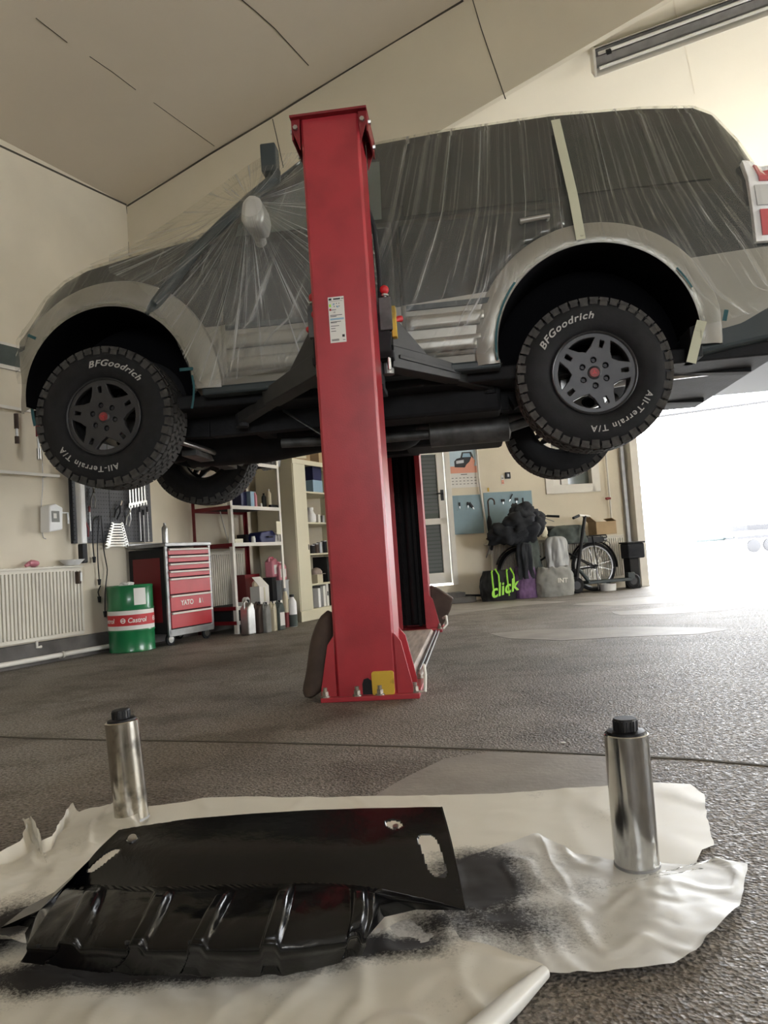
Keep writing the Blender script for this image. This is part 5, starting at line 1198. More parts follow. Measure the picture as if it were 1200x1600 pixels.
cable('power_cable', 'black cable hanging from the tool board, middle length', [(155, 806), (152, 850), (153, 880), (155, 905)])
cable('power_cable', 'black cable hanging from the tool board, right and longest', [(158, 806), (162, 860), (168, 890), (164, 925), (164, 955)])
cable('power_cable', 'thin black cable end hanging below the middle plug', [(157, 915), (153, 925), (155, 932)])
cable('charger_cable', 'thin grey cable down the wall to the charger', [(66, 700), (67, 760), (64, 790), (67, 840), (72, 842)], .003, 'grey_metal', .012, False)
s_, z_ = pw(88, 810, .12); ch = wthing('battery_charger', 'white wall charger box above the left radiator', 'charger', s_, .12, z_)
mb = MB(); mb.prism([(-.07, 0, -.11), (.06, 0, -.09), (.07, 0, .09), (.0, 0, .12), (-.06, 0, .10)], (0, .11, 0)); mb.build('housing', M['white_plastic'], ch, bevel=.01)
mb = MB(); mb.bb(-.045, .03, -.004, 0, -.03, .06); mb.build('display', M['grey_cloth'], ch, bevel=.002)
mb = MB(); mb.bb(-.03, .0, -.006, -.003, .0, .04); mb.build('screen', M['paper'], ch)
mb = MB(); mb.tube([(.07, .03, .05), (.14, .03, .05), (.145, .03, -.04)], .008); mb.build('nozzle', M['white_plastic'], ch, smooth=True)
# rails with hanging tools
for y, lab in ((640, 'white rail high on the left wall with tools hanging from it'), (740, 'lower empty white rail on the left wall')):
    a, z_ = pw(-60, y-3, .06); b = pw(58 if y == 640 else 92, y+4, .06)
    mb = MB(); mb.bb(0, b[0]-a, -.01, .01, -.012, .012); o = wobj(mb, 'tool_rail', M['frame_white'], a, .06, b[1], lab, 'rail', bevel=.002)
    for q in (.3, b[0]-a-.1): mb = MB(); mb.bb(q-.01, q+.01, .01, .06, -.01, .01); mb.build('bracket', M['grey_metal'], o)
for px, y1, lab, mt in ((23, 693, 'dark socket extension hanging from the white wall rail, left one', 'brown'), (56, 718, 'red and steel tool hanging from the white wall rail behind the front tyre', 'red_dark')):
    s_, za = pw(px, 647, .06); _, zb = pw(px, y1, .06); H = za-zb; o = wthing('hanging_tool', lab, 'tool', s_, .075, zb)
    mb = MB(); mb.tube([(0, 0, H*.5), (0, 0, H)], .017, 12); mb.build('grip', M[mt], o, smooth=True)
    mb = MB(); mb.tube([(0, 0, .0), (0, 0, H*.5)], .010, 10); mb.build('shaft', M['steel'], o, smooth=True); mb = MB(); mb.tube([(0, 0, 0), (0, 0, H*.24)], .017, 10); mb.build('head', M[mt if px < 30 else 'steel'], o, smooth=True)
s_, za = pw(0, 537, .02); _, zb = pw(0, 568, .02); mb = MB(); mb.bb(-1.2, pw(16, 550, .02)[0]-s_+.35, -.01, .01, 0, za-zb); o = wobj(mb, 'wall_board', M['green_grey'], s_, .012, zb, 'long dark board edge on the left wall at the nose of the car', 'board', bevel=.002)
mb = MB(); mb.bb(-1.2, pw(16, 550, .02)[0]-s_+.36, -.012, .01, za-zb, za-zb+.02); mb.bb(-1.2, pw(16, 550, .02)[0]-s_+.36, -.012, .01, -.03, 0); mb.build('frame', M['frame_white'], o)
# on the radiator
s_, z_ = pw(52, 889, .08); mb = MB(); mb.sphere((0, 0, .028), .045, (1.1, .7, .6), 18, jit=.25, seed=2); mb.tube([(-.03, 0, .03), (-.07, 0, .012)], [.02, .012], 10); wobj(mb, 'shower_puff', M['pink'], s_, .08, zt if 0 else ra_top if 0 else pw(130, 885, .09)[1]+.015, 'small pink brush on top of the left radiator', 'brush', smooth=True).name = 'cleaning_brush'
s_, z_ = pw(112, 883, .08); mb = MB(); mb.lathe([(0, .004), (.05, .004), (.095, .045), (.10, .045), (.055, 0), (0, 0)], (0, 0, 0), 'Z', 28); o = wobj(mb, 'dish', M['white_plastic'], s_, .085, pw(130, 885, .09)[1]+.015, 'shallow white dish on the right end of the left radiator', 'dish', smooth=True)
# ------------------------------------------------------------------ along the back wall
def bthing(name, label, cat, u, t, z=0, group=None): return thing(name, label, cat, BP(u, t, z), RZB, group)
def P2(px, py): p = onz(px, py); v = np.array(p)-BQ; return float(v@BD), float(v@BN)
# calendar
u0, zt = pb(697, 696, .01); u1, _ = pb(746, 695, .01); _, zb = pb(700, 763, .01); W_ = u1-u0; H_ = zt-zb
cal = bthing('wall_calendar', 'wall calendar with a picture of a pickup, left of the thin white pipe', 'calendar', u0, .004, zb)
mb = MB(); mb.bb(0, W_, -.004, 0, 0, H_); mb.build('page', M['paper'], cal)
mb = MB(); mb.bb(W_*.08, W_*.92, -.006, -.004, H_*.36, H_*.94); pic = mb.build('picture', M['sky_blue'], cal)
mb = MB(); mb.bb(W_*.08, W_*.92, -.0065, -.0058, H_*.34, H_*.50); mb.build('sand', M['salmon'], pic)
def dpoly(nm, pts, mt, d): mb = MB(); mb.prism([(W_*x, -.0068-d, H_*y) for x, y in pts], (0, .001, 0)); mb.build(nm, M[mt], pic)
dpoly('truck_body', [(.22, .48), (.22, .62), (.30, .68), (.42, .70), (.48, .83), (.78, .83), (.84, .70), (.84, .56), (.70, .46)], 'ink', 0)
dpoly('truck_window', [(.48, .71), (.52, .80), (.72, .80), (.76, .71)], 'paper_blue', .001)
dpoly('truck_grille', [(.28, .56), (.28, .63), (.52, .65), (.52, .58)], 'grey_metal', .001)
dpoly('foreground_shape', [(.50, .42), (.60, .40), (.82, .46), (.88, .62), (.78, .72), (.70, .60), (.60, .54)], 'salmon', .002)
mb = MB()
for i in range(7):
    for j in range(3): mb.bb(W_*(.10+.12*i), W_*(.16+.12*i), -.0052, -.004, H_*(.08+.07*j), H_*(.092+.07*j))
mb.bb(W_*.4, W_*.6, -.0052, -.004, H_*.30, H_*.315); mb.build('dates', M['ink'], cal)
# pale blue key boards
for (q, lab) in (((700, 775, 752, 836), 'pale blue board below the calendar, left of the white pipe'), ((755, 770, 830, 828), 'larger pale blue board with hanging keys, right of the white pipe')):
    u0, zt = pb(q[0], q[1], .01); u1, _ = pb(q[2], q[1]-4, .01); _, zb = pb(q[0]+3, q[3], .01)
    o = bthing('key_board', lab, 'board', u0, .004, zb); mb = MB(); mb.bb(0, u1-u0, -.012, 0, 0, zt-zb); mb.build('panel', M['blue_board'], o, bevel=.002)
    mb = MB()
    for i in range(int((u1-u0)/.07)): mb.tube([(.04+i*.07, -.012, (zt-zb)*.62), (.04+i*.07, -.025, (zt-zb)*.62)], .003, 6); mb.tube([(.04+i*.07, -.012, (zt-zb)*.45), (.04+i*.07, -.02, (zt-zb)*.45)], .003, 6)
    mb.build('hook', M['grey_metal'], o)
kl = ['black key on the left pale blue board, leftmost', 'dark key with tag on the left pale blue board, middle', 'long dark key on the left pale blue board, right', 'small dark key on the right blue board, leftmost', 'thin dark key at the top of the right blue board', 'dark key pair in the middle of the right blue board', 'lower dark key on the right blue board', 'dark upright key at the right edge of the right blue board']
for k, (px, py, w_, h_, r) in enumerate(((718, 788, .02, .05, 0), (731, 787, .025, .045, 0), (736, 789, .03, .08, -.6), (786, 782, .05, .035, 0), (799, 776, .015, .08, .5), (807, 780, .05, .04, 0), (806, 788, .035, .04, 0), (817, 782, .02, .075, 0))):
    u, z = pb(px, py, .03); o = bthing('key', kl[k], 'key', u, .03, z); o.rotation_euler = (0, r, RZB)
    mb = MB(); mb.bb(-w_/2, w_/2, -.008, .004, -h_/2, h_/2); mb.build('fob', M['black'], o, bevel=.004)
    mb = MB(); mb.bb(-.004, .004, -.004, 0, -h_/2-.03, -h_/2); mb.build('blade', M['steel'], o)
# umbrella with crook handle hanging on the pipe
u, zt = pb(762, 780, .10); _, zb = pb(767, 872, .10); zm = pb(763, 806, .10)[1]
um = bthing('umbrella', 'long dark umbrella with curved handle hanging on the right blue board', 'umbrella', u, .10, zb)
H_ = zt-zb; mb = MB(); mb.tube([(0, 0, .10), (0, 0, H_*.2), (0, 0, H_*.62), (0, 0, H_*.72)], [.014, .028, .034, .012], 12); mb.build('canopy', M['dark_cloth'], um, smooth=True)
mb = MB(); mb.tube([(0, 0, H_*.72), (0, 0, H_*.95)]+[(.045-.045*math.cos(a), 0, H_*.95+.045*math.sin(a)) for a in [PI*k/8 for k in range(1, 9)]]+[(.09, 0, H_*.90)], .010, 10); mb.build('handle', M['brown'], um, smooth=True)
mb = MB(); mb.tube([(0, 0, 0), (0, 0, .12)], [.004, .006], 8); mb.build('tip', M['steel'], um, smooth=True)
# small things on the wall
def wallbox(name, label, cat, px, py, w_, h_, mt, d=.02): 
    u, z = pb(px, py, .01); o = bthing(name, label, cat, u, .003, z); mb = MB(); mb.bb(-w_/2, w_/2, -d, 0, -h_/2, h_/2); mb.build('body', M[mt], o, bevel=.003); return o
o = wallbox('light_switch', 'black square light switch on the back wall near the small window', 'switch', 793, 743, .07, .085, 'black', .03); mb = MB(); mb.bb(-.012, .012, -.036, -.03, -.02, .02); mb.build('rocker', M['grey_metal'], o)
o = wallbox('wall_sign', 'narrow red and white label left of the black switch', 'sign', 785.5, 750, .04, .13, 'paper', .004); mb = MB(); mb.bb(-.017, .017, -.006, -.004, -.055, .0); mb.build('print', M['salmon'], o); mb = MB(); mb.bb(-.012, .012, -.007, -.005, -.04, -.035); mb.bb(-.012, .012, -.007, -.005, .02, .03); mb.build('marks', M['ink'], o)
wallbox('wall_sign', 'small yellow marker above the right pale blue board', 'marker', 763, 765, .025, .05, 'yellow', .006)
# bicycle
BT = .21
def bq(px, py, t=BT): return pb(px, py, t)
uw, zw = bq(927, 875); BR = .325; ux = uw-1.06; bk = bthing('bicycle', 'dark step-through bicycle leaning before the back wall radiator', 'bicycle', uw, BT)
def bl_(px, py, t=BT): q = bq(px, py, t); return (q[0]-uw, -(t-BT), q[1])
for x, nm in ((0, 'rear'), (-1.06, 'front')):
    mb = MB(); mb.lathe([(BR-.045, -.012), (BR-.02, -.022), (BR, -.008), (BR, .008), (BR-.02, .022), (BR-.045, .012)], (x, 0, BR), 'Y', 56); wh = mb.build('wheel', M['rubber'], bk, smooth=True)
    mb = MB(); mb.lathe([(BR-.062, -.010), (BR-.04, -.013), (BR-.04, .013), (BR-.062, .010), (BR-.062, -.010)], (x, 0, BR), 'Y', 56); mb.build('rim', M['grey_metal'], wh, smooth=True)
    mb = MB()
    for k in range(28): a = 2*PI*k/28; b = a+(.5 if k % 2 else -.5); mb.tube([(x+.022*math.cos(b), (.02 if k % 2 else -.02), BR+.022*math.sin(b)), (x+(BR-.06)*math.cos(a), 0, BR+(BR-.06)*math.sin(a))], .0018, 4)
    mb.build('spokes', M['steel'], wh); mb = MB(); mb.tube([(x, -.05, BR), (x, .05, BR)], .03, 16); mb.build('hub', M['black'], wh, smooth=True)
    mb = MB(); mb.lathe([(BR+.018, -.03), (BR+.026, -.015), (BR+.026, .015), (BR+.018, .03)], (x, 0, BR), 'Y', 24, math.radians(-5 if x == 0 else 30), math.radians(160)); mb.build('mudguard', M['black'], bk, smooth=True, solid=.003)
bb_ = (-.46, 0, .29); seat = Vector(bl_(905, 822)); st_ = (-.62, 0, .78)
mb = MB(); mb.tube([bb_, (-.62, 0, .82)], .018); mb.tube([bb_, (-.80, 0, .36), (-.95, 0, .72), (-.93, 0, .80)], .024); mb.tube([(-.585, 0, .55), (-.78, 0, .45)], .014)
for y in (-.05, .05): mb.tube([bb_, (0, y, BR)], .011); mb.tube([(-.60, 0, .66), (0, y, BR)], .009)
mb.tube([(-.93, 0, .80), (-1.0, 0, .58)], .02)
for y in (-.05, .05): mb.tube([(-1.0, y*.6, .60), (-1.03, y, .5), (-1.06, y, BR)], .012)
mb.build('frame', M['black'], bk, smooth=True)
mb = MB(); hq = bl_(852, 805); mb.tube([(-.93, 0, .80), (-.90, 0, .98)], .013); mb.tube([(-.90, -.02, .98), (-.84, -.10, 1.03), (-.72, -.20, 1.03), (-.60, -.26, 1.01)], .011); mb.tube([(-.90, .02, .98), (-.84, .10, 1.03), (-.72, .2, 1.03)], .011); hb = mb.build('handlebar', M['black'], bk, smooth=True)
mb = MB(); mb.tube([(-.72, -.20, 1.03), (-.58, -.27, 1.01)], .016); mb.build('grip', M['rubber'], hb, smooth=True)
mb = MB(); mb.tube([(-.80, -.14, 1.03), (-.72, -.24, .98), (-.66, -.27, .95)], .006, 6); mb.build('brake_lever', M['grey_metal'], hb, smooth=True)
mb = MB(); mb.lathe([(.0, -.06), (.09, -.06), (.09, -.055), (.0, -.055)], (-.46, 0, .29), 'Y', 28); mb.tube([(-.46, -.07, .29), (-.40, -.075, .14)], .010); mb.tube([(-.46, .07, .29), (-.52, .075, .44)], .010); mb.box((-.40, -.11, .13), (.09, .07, .02)); mb.build('crank', M['black'], bk)
mb = MB(); mb.sphere((-.62, 0, .87), .1, (1.35, .8, .35), 16); mb.tube([(-.615, 0, .78), (-.62, 0, .86)], .013); mb.build('saddle', M['black'], bk, smooth=True)
mb = MB()
for y in (-.07, .07): mb.tube([(-.42, y, .735), (.18, y, .735), (.19, y, .70)], .008); mb.tube([(.02, y, BR), (-.02, y, .73)], .007)
mb.bb(-.38, .14, -.06, .06, .645, .72); mb.build('rear_carrier', M['black'], bk, bevel=.006)
mb = MB(); mb.tube([(.17, 0, .68), (.21, 0, .68)], .03, 14); mb.build('rear_lamp', M['grey_metal'], bk, smooth=True); mb = MB(); mb.lathe([(.045, -.004), (.052, -.004), (.052, .004), (.045, .004), (.045, -.004)], (.22, 0, .60), 'Y', 20); mb.build('lock_ring', M['black'], bk, smooth=True)
mb = MB(); mb.tube([(0, -.08, .02), (-.0, -.07, .30)], .010); mb.build('kickstand', M['grey_metal'], bk, smooth=True)
u, z = bq(950, 833); o = bthing('cardboard_box', 'open cardboard box standing on the bicycle carrier', 'box', u-.09, BT, .745)
mb = MB(); mb.bb(-.14, .16, -.11, .11, 0, .17); mb.build('body', M['cardboard'], o, bevel=.003); mb = MB(); mb.prism([(-.14, -.11, .17), (-.14, .11, .17), (-.24, .08, .27), (-.24, -.08, .27)], (.004, 0, .002)); mb.prism([(.16, -.11, .17), (.16, .11, .17), (.10, .11, .21), (.10, -.11, .21)], (.004, 0, .002)); mb.build('flap', M['cardboard'], o)
# jacket over the saddle, bags and coats
def blob(name, label, cat, px, py, t, r, sc, mt, jit=.35, seed=0, rot=None, z=None, n=30, par=None):
    u, z_ = pb(px, py, t); mb = MB(); mb.sphere((0, 0, 0), r, sc, n, jit=jit, seed=seed, rot=rot)
    if par is not None: o = mb.build(name, M[mt], par, smooth='all'); return o
    o = mb.build(name, M[mt], None, smooth='all'); o.location = BP(u, t, z_ if z is None else z); o.rotation_euler = (0, 0, RZB); return tag(o, label, cat)
def drape(name, label, px, py, t, w_, h_, d_, mt, seed, cat='clothing', folds=7, taper=.0):
    u, zt_ = pb(px, py, t); o = bthing(name, label, cat, u, t, zt_-h_); mb = MB()
    def f(a, b):
        th_ = a*2*PI; sx_ = w_/2*(1-taper*b)*(1+.10*noise.noise(Vector((math.cos(th_)*2, math.sin(th_)*2, seed+b*2)))); fo_ = .020*math.sin(th_*folds+seed+b*1.5)*(1-b*.6)+.02*noise.noise(Vector((math.cos(th_)*4, math.sin(th_)*4, seed+b*4)))
        cap = math.sqrt(max(0, 1-max(0, (b-.75)/.25)**2)) if b > .75 else 1; z = h_*(b if b <= .75 else .75+.25*math.sin((b-.75)/.25*PI/2)); cap = max(cap, .02)
        return ((sx_+fo_)*math.cos(th_)*cap, (d_/2+fo_)*math.sin(th_)*cap, z+.012*noise.noise(Vector((a*9, b*5, seed))))
    mb.grid(f, 72, 26); mb.build('cloth', M[mt], o, smooth='all', merge=.0008); return o
drape('draped_jacket', 'dark green-grey jacket laid over the bicycle saddle', 884, 821, BT+.02, .52, .24, .26, 'green_grey', 3, folds=5)
drape('plastic_sack', 'pale translucent plastic sack hanging at the bicycle frame', 868, 838, BT+.16, .30, .52, .20, 'clear_plastic', 5, cat='bag', folds=6)
drape('raincoat', 'long grey raincoat hanging below the heap of dark clothes', 822, 825, .36, .36, .70, .20, 'green_grey', 8, folds=8, taper=.35)
drape('trousers', 'dark trousers hanging in front of the grey raincoat', 818, 848, .47, .20, .46, .10, 'dark_cloth', 12, folds=6)
heap = thing('clothes_heap', 'heap of dark jackets piled on the handlebar at the left of the bicycle', 'clothing', BP(pb(815, 825, .4)[0], .42, pb(815, 842, .4)[1]), RZB)
for k, (x, y, z, r, sc) in enumerate(((-.20, 0, .08, .20, (1.3, .8, .7)), (.05, .02, .16, .22, (1.1, .8, .9)), (.0, -.06, .33, .15, (1.1, .8, .8)), (.18, -.02, .20, .15, (.9, .8, 1)), (-.08, -.08, .20, .18, (1.2, .8, .7)))):
    mb = MB(); mb.sphere((x, y, z), r, sc, 30, jit=.5, seed=k*3+1); mb.build('jacket', M['dark_cloth'], heap, smooth='all')
mb = MB(); mb.sphere((.26, -.08, .07), .06, (.8, .6, 1.2), 16, jit=.4, seed=9); o = mb.build('scarf', M['cabinet'], heap, smooth='all', label='yellow scarf')
u, t = P2(808, 850); 
tb = bthing('small_table', 'small wall shelf half hidden beneath the dark clothes heap', 'shelf', pb(780, 850, .3)[0], .2, 0); z = pb(780, 848, .25)[1]
mb = MB(); mb.bb(-.10, .45, -.10, .18, z-.02, z); mb.build('top', M['frame_white'], tb, bevel=.002)
for x in (-.08, .43): mb = MB(); mb.tube([(x, 0, z-.02), (x, .18, z-.18)], .008); mb.build('bracket', M['grey_metal'], tb)
tb.name = 'wall_shelf'
# bags on the floor
def bag(name, label, px, py, w_, h_, d_, mt, seed, gather=True):
    u, t = P2(px, py); o = bthing(name, label, 'bag', u, t+.02, 0); mb = MB()
    def f(a, b):
        th_ = a*2*PI; e = 2.6; c_, s_ = math.cos(th_), math.sin(th_); q = (abs(c_)**e+abs(s_)**e)**(-1/e); r = q*(.93+.10*math.sin(PI*min(1, b*1.2)))*(1-(.16*max(0, (b-.72)/.28)**2))
        wob = .035*noise.noise(Vector((c_*2.5+seed, s_*2.5, b*3)))+.018*noise.noise(Vector((c_*7, s_*7+seed, b*8)))
        return (c_*w_/2*r+wob*w_*1.3, s_*d_/2*r+wob*.3, h_*b+(.012*math.sin(th_*9) if b > .9 else 0)*gather)
    mb.grid(f, 80, 26); V = mb._v([f(i/80, .97) for i in range(80)]); 
    mb.grid(lambda a, b: tuple(Vector(f(a, 1)).lerp(Vector((0, 0, h_*.92)), b)), 80, 5)
    mb.build('sack', M[mt], o, smooth='all', merge=.0008); return o, w_, h_, d_
o, w_, h_, d_ = bag('shopping_bag', 'black shopping bag with lime green writing and handles', 779, 938, .46, .38, .22, 'black_matte', 1, False)
for q in (-.09, .11): mb = MB(); mb.tube([(q-.03, -d_/2-.035, h_*.15), (q-.04, -d_/2-.03, h_*.95), (q-.02, -d_/2+.0, h_*1.0)], .011, 8); mb.tube([(q+.05, -d_/2-.035, h_*.45), (q+.05, -d_/2-.03, h_*.85), (q+.03, -d_/2+.02, h_*1.05)], .011, 8); mb.build('handle', M['lime'], o, smooth=True)
text('click', .22, M['lime'], o, FR(.02, -d_/2-.045, h_*.22) @ Matrix.Rotation(.22, 4, 'Z'), 'lettering', ext=.002, shear=.35, off=.004, sx=.95)
bag('laundry_bag', 'purple cloth bag between the black and the grey bag', 822, 934, .30, .40, .24, 'purple', 4)
o, w_, h_, d_ = bag('sack', 'light grey drawstring sack with letters, right of the purple bag', 867, 931, .50, .37, .28, 'grey_cloth', 7)
text('INT', .085, M['paper'], o, FR(.04, -d_/2-.012, h_*.46) @ Matrix.Rotation(-.06, 4, 'Z'), 'lettering', ext=.001, off=.001)
# kick scooter
ts = .40; us = pb(900, 915, ts)[0]; sc_ = bthing('kick_scooter', 'dark electric scooter standing in front of the bicycle', 'scooter', us, ts, 0)
def sl(px, py): q = pb(px, py, ts); return (q[0]-us, 0, q[1])
hT = sl(914, 806); lo = sl(903, 888); dk0 = sl(915, 909); rwp = sl(989, 908)
for p, r in ((sl(900, 908), .105), (rwp, .105)):
    mb = MB(); mb.lathe([(r*.5, -.02), (r*.8, -.026), (r, -.012), (r, .012), (r*.8, .026), (r*.5, .02)], (p[0], 0, r), 'Y', 32); w0 = mb.build('wheel', M['rubber'], sc_, smooth=True)
    mb = MB(); mb.lathe([(0, -.022), (r*.5, -.022), (r*.52, .022), (0, .022)], (p[0], 0, r), 'Y', 24); mb.build('hub', M['rim_dark'], w0, smooth=True)
mb = MB(); mb.tube([sl(900, 908)[:1]+(0, .105), (lo[0], 0, lo[2]), hT], [.02, .026, .022], 12); mb.build('steering_column', M['black'], sc_, smooth=True)
mb = MB(); mb.tube([lo, (dk0[0]+.05, 0, .14)], .024, 12); mb.bb(dk0[0], rwp[0]-.05, -.075, .075, .11, .15); mb.bb(rwp[0]-.08, rwp[0]+.02, -.03, .03, .13, .22); mb.build('deck', M['plastic_dark'], sc_, bevel=.006)
mb = MB(); mb.tube([(hT[0]-.22, -.12, hT[2]-.02), (hT[0]-.10, -.05, hT[2]+.01), hT, (hT[0]+.08, .08, hT[2]+.0), (hT[0]+.16, .16, hT[2]-.01)], .014, 10); hb = mb.build('handlebar', M['frame_white'], sc_, smooth=True)
mb = MB(); mb.tube([(hT[0]-.24, -.13, hT[2]-.025), (hT[0]-.12, -.06, hT[2]+.005)], .018); mb.build('grip', M['rubber'], hb, smooth=True)
t = .36; u = pb(950, 915, t)[0]; o = bthing('steel_bowl', 'low pale tin on the floor beneath the scooter deck', 'tin', u, t-.0); mb = MB(); mb.lathe([(0, 0), (.10, 0), (.105, .09), (.095, .09), (.09, .01), (0, .01)], (0, 0, 0), 'Z', 28); mb.build('body', M['out'], o, smooth=True); o.name = 'tin'
u = pb(984, 880, .3)[0]; o = bthing('basket', 'dark rectangular basket case behind the scooter rear wheel', 'basket', u+.0, .32, 0)
mb = MB(); mb.bb(-.08, .17, -.10, .10, .40, .60); mb.build('body', M['dark_cloth'], o, bevel=.02); mb = MB(); mb.bb(-.09, .18, -.11, .11, .60, .62); mb.build('rim', M['black'], o, bevel=.006)
mb = MB(); mb.bb(-.06, .08, -.08, .08, 0, .40); mb.build('stand', M['black_matte'], o, bevel=.01)
# ------------------------------------------------------------------ foreground: sheets, painted plate, steel cylinders
def sheet(pts, z0, name, label, mt, rag=.004, wr=.010, rings=44, seed=0, cat='plastic sheet', wscale=6, extra=None):
    P = [onz(x, y, z0) for x, y in pts]; Q = []
    for a, b in zip(P, P[1:]+P[:1]):
        n = max(2, int((b-a).length/.012)); n = min(n, 60)
        for k in range(n):
            p = a.lerp(b, k/n); p += Vector((noise.noise(p*25+Vector((seed, 0, 0))), noise.noise(p*25+Vector((0, seed, 5))), 0))*rag; Q.append(p)
    c = sum(Q, Vector())/len(Q); mb = MB(); L_ = []
    for j in range(rings+1):
        t = j/rings; row = []
        for p in Q:
            q = c.lerp(p, t); d = noise.fractal(Vector((q.x*wscale, q.y*wscale, seed)), 1.0, 2.0, 4); rr = 1-abs(noise.noise(Vector((q.x*wscale*1.3+3, q.y*wscale*.8, seed+7))))*2
            z = z0+max(0, wr*(.6+.8*d))+wr*.9*max(0, rr-.75)*3*(.3+t)
            if extra: z += extra(q, t)
            row.append((q.x, q.y, max(z0*.5, z)))
        L_.append(row)
    V = [mb._v(r) for r in L_[1:]]; cc = mb.bm.verts.new(L_[0][0]); n = len(Q)
    for i in range(n):
        mb.face([cc, V[0][i], V[0][(i+1) % n]])
        for j in range(len(V)-1): mb.face([V[j][i], V[j+1][i], V[j+1][(i+1) % n], V[j][(i+1) % n]])
    o = mb.build(name, mt, None, smooth='all'); return tag(o, label, cat)
def blobxy(px, py, rx, ry, st): p = onz(px, py); return (p.x, p.y, rx, ry, st)
m1 = sheet_material('sheet_paper', (.70, .67, .58), .5, [blobxy(730, 1365, .13, .12, 1.0), blobxy(70, 1400, .22, .12, .5)], 0)
m2 = sheet_material('sheet_film', (.62, .61, .57), .42, [blobxy(740, 1390, .12, .16, 1.6), blobxy(780, 1450, .14, .11, 1.0), blobxy(840, 1400, .12, .12, .5)], 1)
m3 = sheet_material('sheet_front', (.66, .63, .55), .35, [blobxy(250, 1530, .42, .055, 1.35), blobxy(600, 1500, .13, .05, 1.3), blobxy(0, 1470, .10, .12, 1.1), blobxy(690, 1460, .07, .06, .8)], 2)
sheet([(60, 1440), (205, 1300), (228, 1262), (330, 1247), (470, 1246), (620, 1245), (780, 1240), (910, 1231), (1030, 1224), (1078, 1226), (1100, 1243), (1104, 1275), (1116, 1322), (1096, 1330), (1090, 1352), (1095, 1400), (900, 1480), (500, 1500)], .002, 'protective_sheet', 'large cream sheet spread under the black plate and the right steel cylinder', m1, rag=.004, wr=.0025, seed=1, wscale=4)
sheet([(560, 1470), (600, 1420), (660, 1390), (730, 1340), (800, 1318), (840, 1303), (900, 1335), (980, 1350), (1060, 1352), (1102, 1358), (1122, 1344), (1168, 1353), (1160, 1385), (1156, 1415), (1135, 1435), (1088, 1488), (1050, 1505), (940, 1520), (862, 1523), (700, 1520)], .013, 'plastic_sheet', 'crumpled grey-white plastic sheet on the right, stained black beside the plate', m2, rag=.005, wr=.0045, seed=4, wscale=8)
sheet([(-160, 1420), (-40, 1360), (0, 1352), (30, 1335), (42, 1318), (34, 1300), (46, 1293), (58, 1318), (66, 1333), (84, 1325), (93, 1300), (112, 1276), (125, 1282), (170, 1270), (215, 1290), (230, 1330), (200, 1420), (60, 1500), (-100, 1520)], .008, 'plastic_sheet', 'white sheet with a torn curling edge at the left of the black plate', m3, rag=.006, wr=.016, seed=8, wscale=6, extra=lambda q, t: .022*max(0, t-.75)*4)
sheet([(-260, 1640), (-200, 1500), (0, 1470), (200, 1455), (420, 1450), (580, 1425), (640, 1408), (680, 1405), (700, 1440), (722, 1478), (800, 1500), (852, 1512), (846, 1530), (800, 1570), (755, 1612), (700, 1680), (300, 1720), (-100, 1720)], .014, 'plastic_sheet', 'front cream sheet with rolled right edge, speckled black under the plate', m3, rag=.003, wr=.007, seed=12, wscale=7)
a, b, c_ = onz(850, 1519, .02), onz(800, 1566, .02), onz(740, 1622, .02)
mb = MB(); mb.tube([a+Vector((.0, 0, .0)), b, c_, c_+(c_-b)*.6], [.010, .016, .018, .018], 14); tag(center_origin(mb.build('rolled_sheet_edge', m2, None, smooth=True)), 'rolled glossy sheet edge at the bottom right of the front sheet', 'rolled edge')
# thin creases taken as cords of film
# black painted plate
def rowpts(pts): return [onz(x, y, z) for x, y, z in pts]
def spl(P, t):
    n = len(P)-1; i = min(int(t*n), n-1); f_ = t*n-i; p0 = P[max(i-1, 0)]; p1 = P[i]; p2 = P[i+1]; p3 = P[min(i+2, n)]
    return .5*((2*p1)+(-p0+p2)*f_+(2*p0-5*p1+4*p2-p3)*f_*f_+(-p0+3*p1-3*p2+p3)*f_**3)
RA = rowpts([(186, 1297, .165), (300, 1280, .170), (430, 1270, .172), (560, 1264, .172), (690, 1262, .170)])
RB = rowpts([(150, 1332, .140), (280, 1330, .150), (420, 1328, .150), (565, 1325, .150), (706, 1322, .140)])
RC = rowpts([(112, 1382, .085), (250, 1390, .108), (405, 1386, .108), (560, 1386, .108), (726, 1420, .060)])
RD_ = rowpts([(100, 1392, .095), (230, 1397, .118), (360, 1389, .118), (470, 1386, .118), (585, 1397, .110)])
RE = rowpts([(75, 1430, .095), (205, 1437, .108), (330, 1437, .110), (455, 1437, .110), (582, 1432, .100)])
RF = rowpts([(45, 1475, .075), (180, 1479, .086), (305, 1482, .088), (440, 1481, .088), (572, 1466, .078)])
RG = rowpts([(32, 1502, .034), (160, 1519, .034), (300, 1525, .032), (450, 1522, .034), (566, 1492, .040)])
RF2 = rowpts([(42, 1487, .060), (176, 1497, .064), (303, 1501, .066), (442, 1500, .066), (572, 1475, .062)])
UP = [RA, RB, RC]; LOW = [RD_, RE, RF, RF2, RG]
def surf(rows, a, b): Q = [spl(r, a) for r in rows]; return spl(Q, b)
RIBS = (.115, .30, .49, .70, .93)
def low_f(a, b):
    p = surf(LOW, a, b); rib = max(math.exp(-((a-r-.02*math.sin(b*3))/.024)**6) for r in RIBS); lip = .35 if b > .97 else 1
    p.z += .016*rib*lip*min(1, b*6+.2); p.y -= .006*rib*(b > .55); p.z += .004*math.sin(a*9+b*4)*(1-b)+.002*noise.noise(p*30); return p
def up_f(a, b):
    p = surf(UP, a, b); p.z += .004*math.sin(a*PI*1.2)*b+.0015*noise.noise(p*12)
    return p
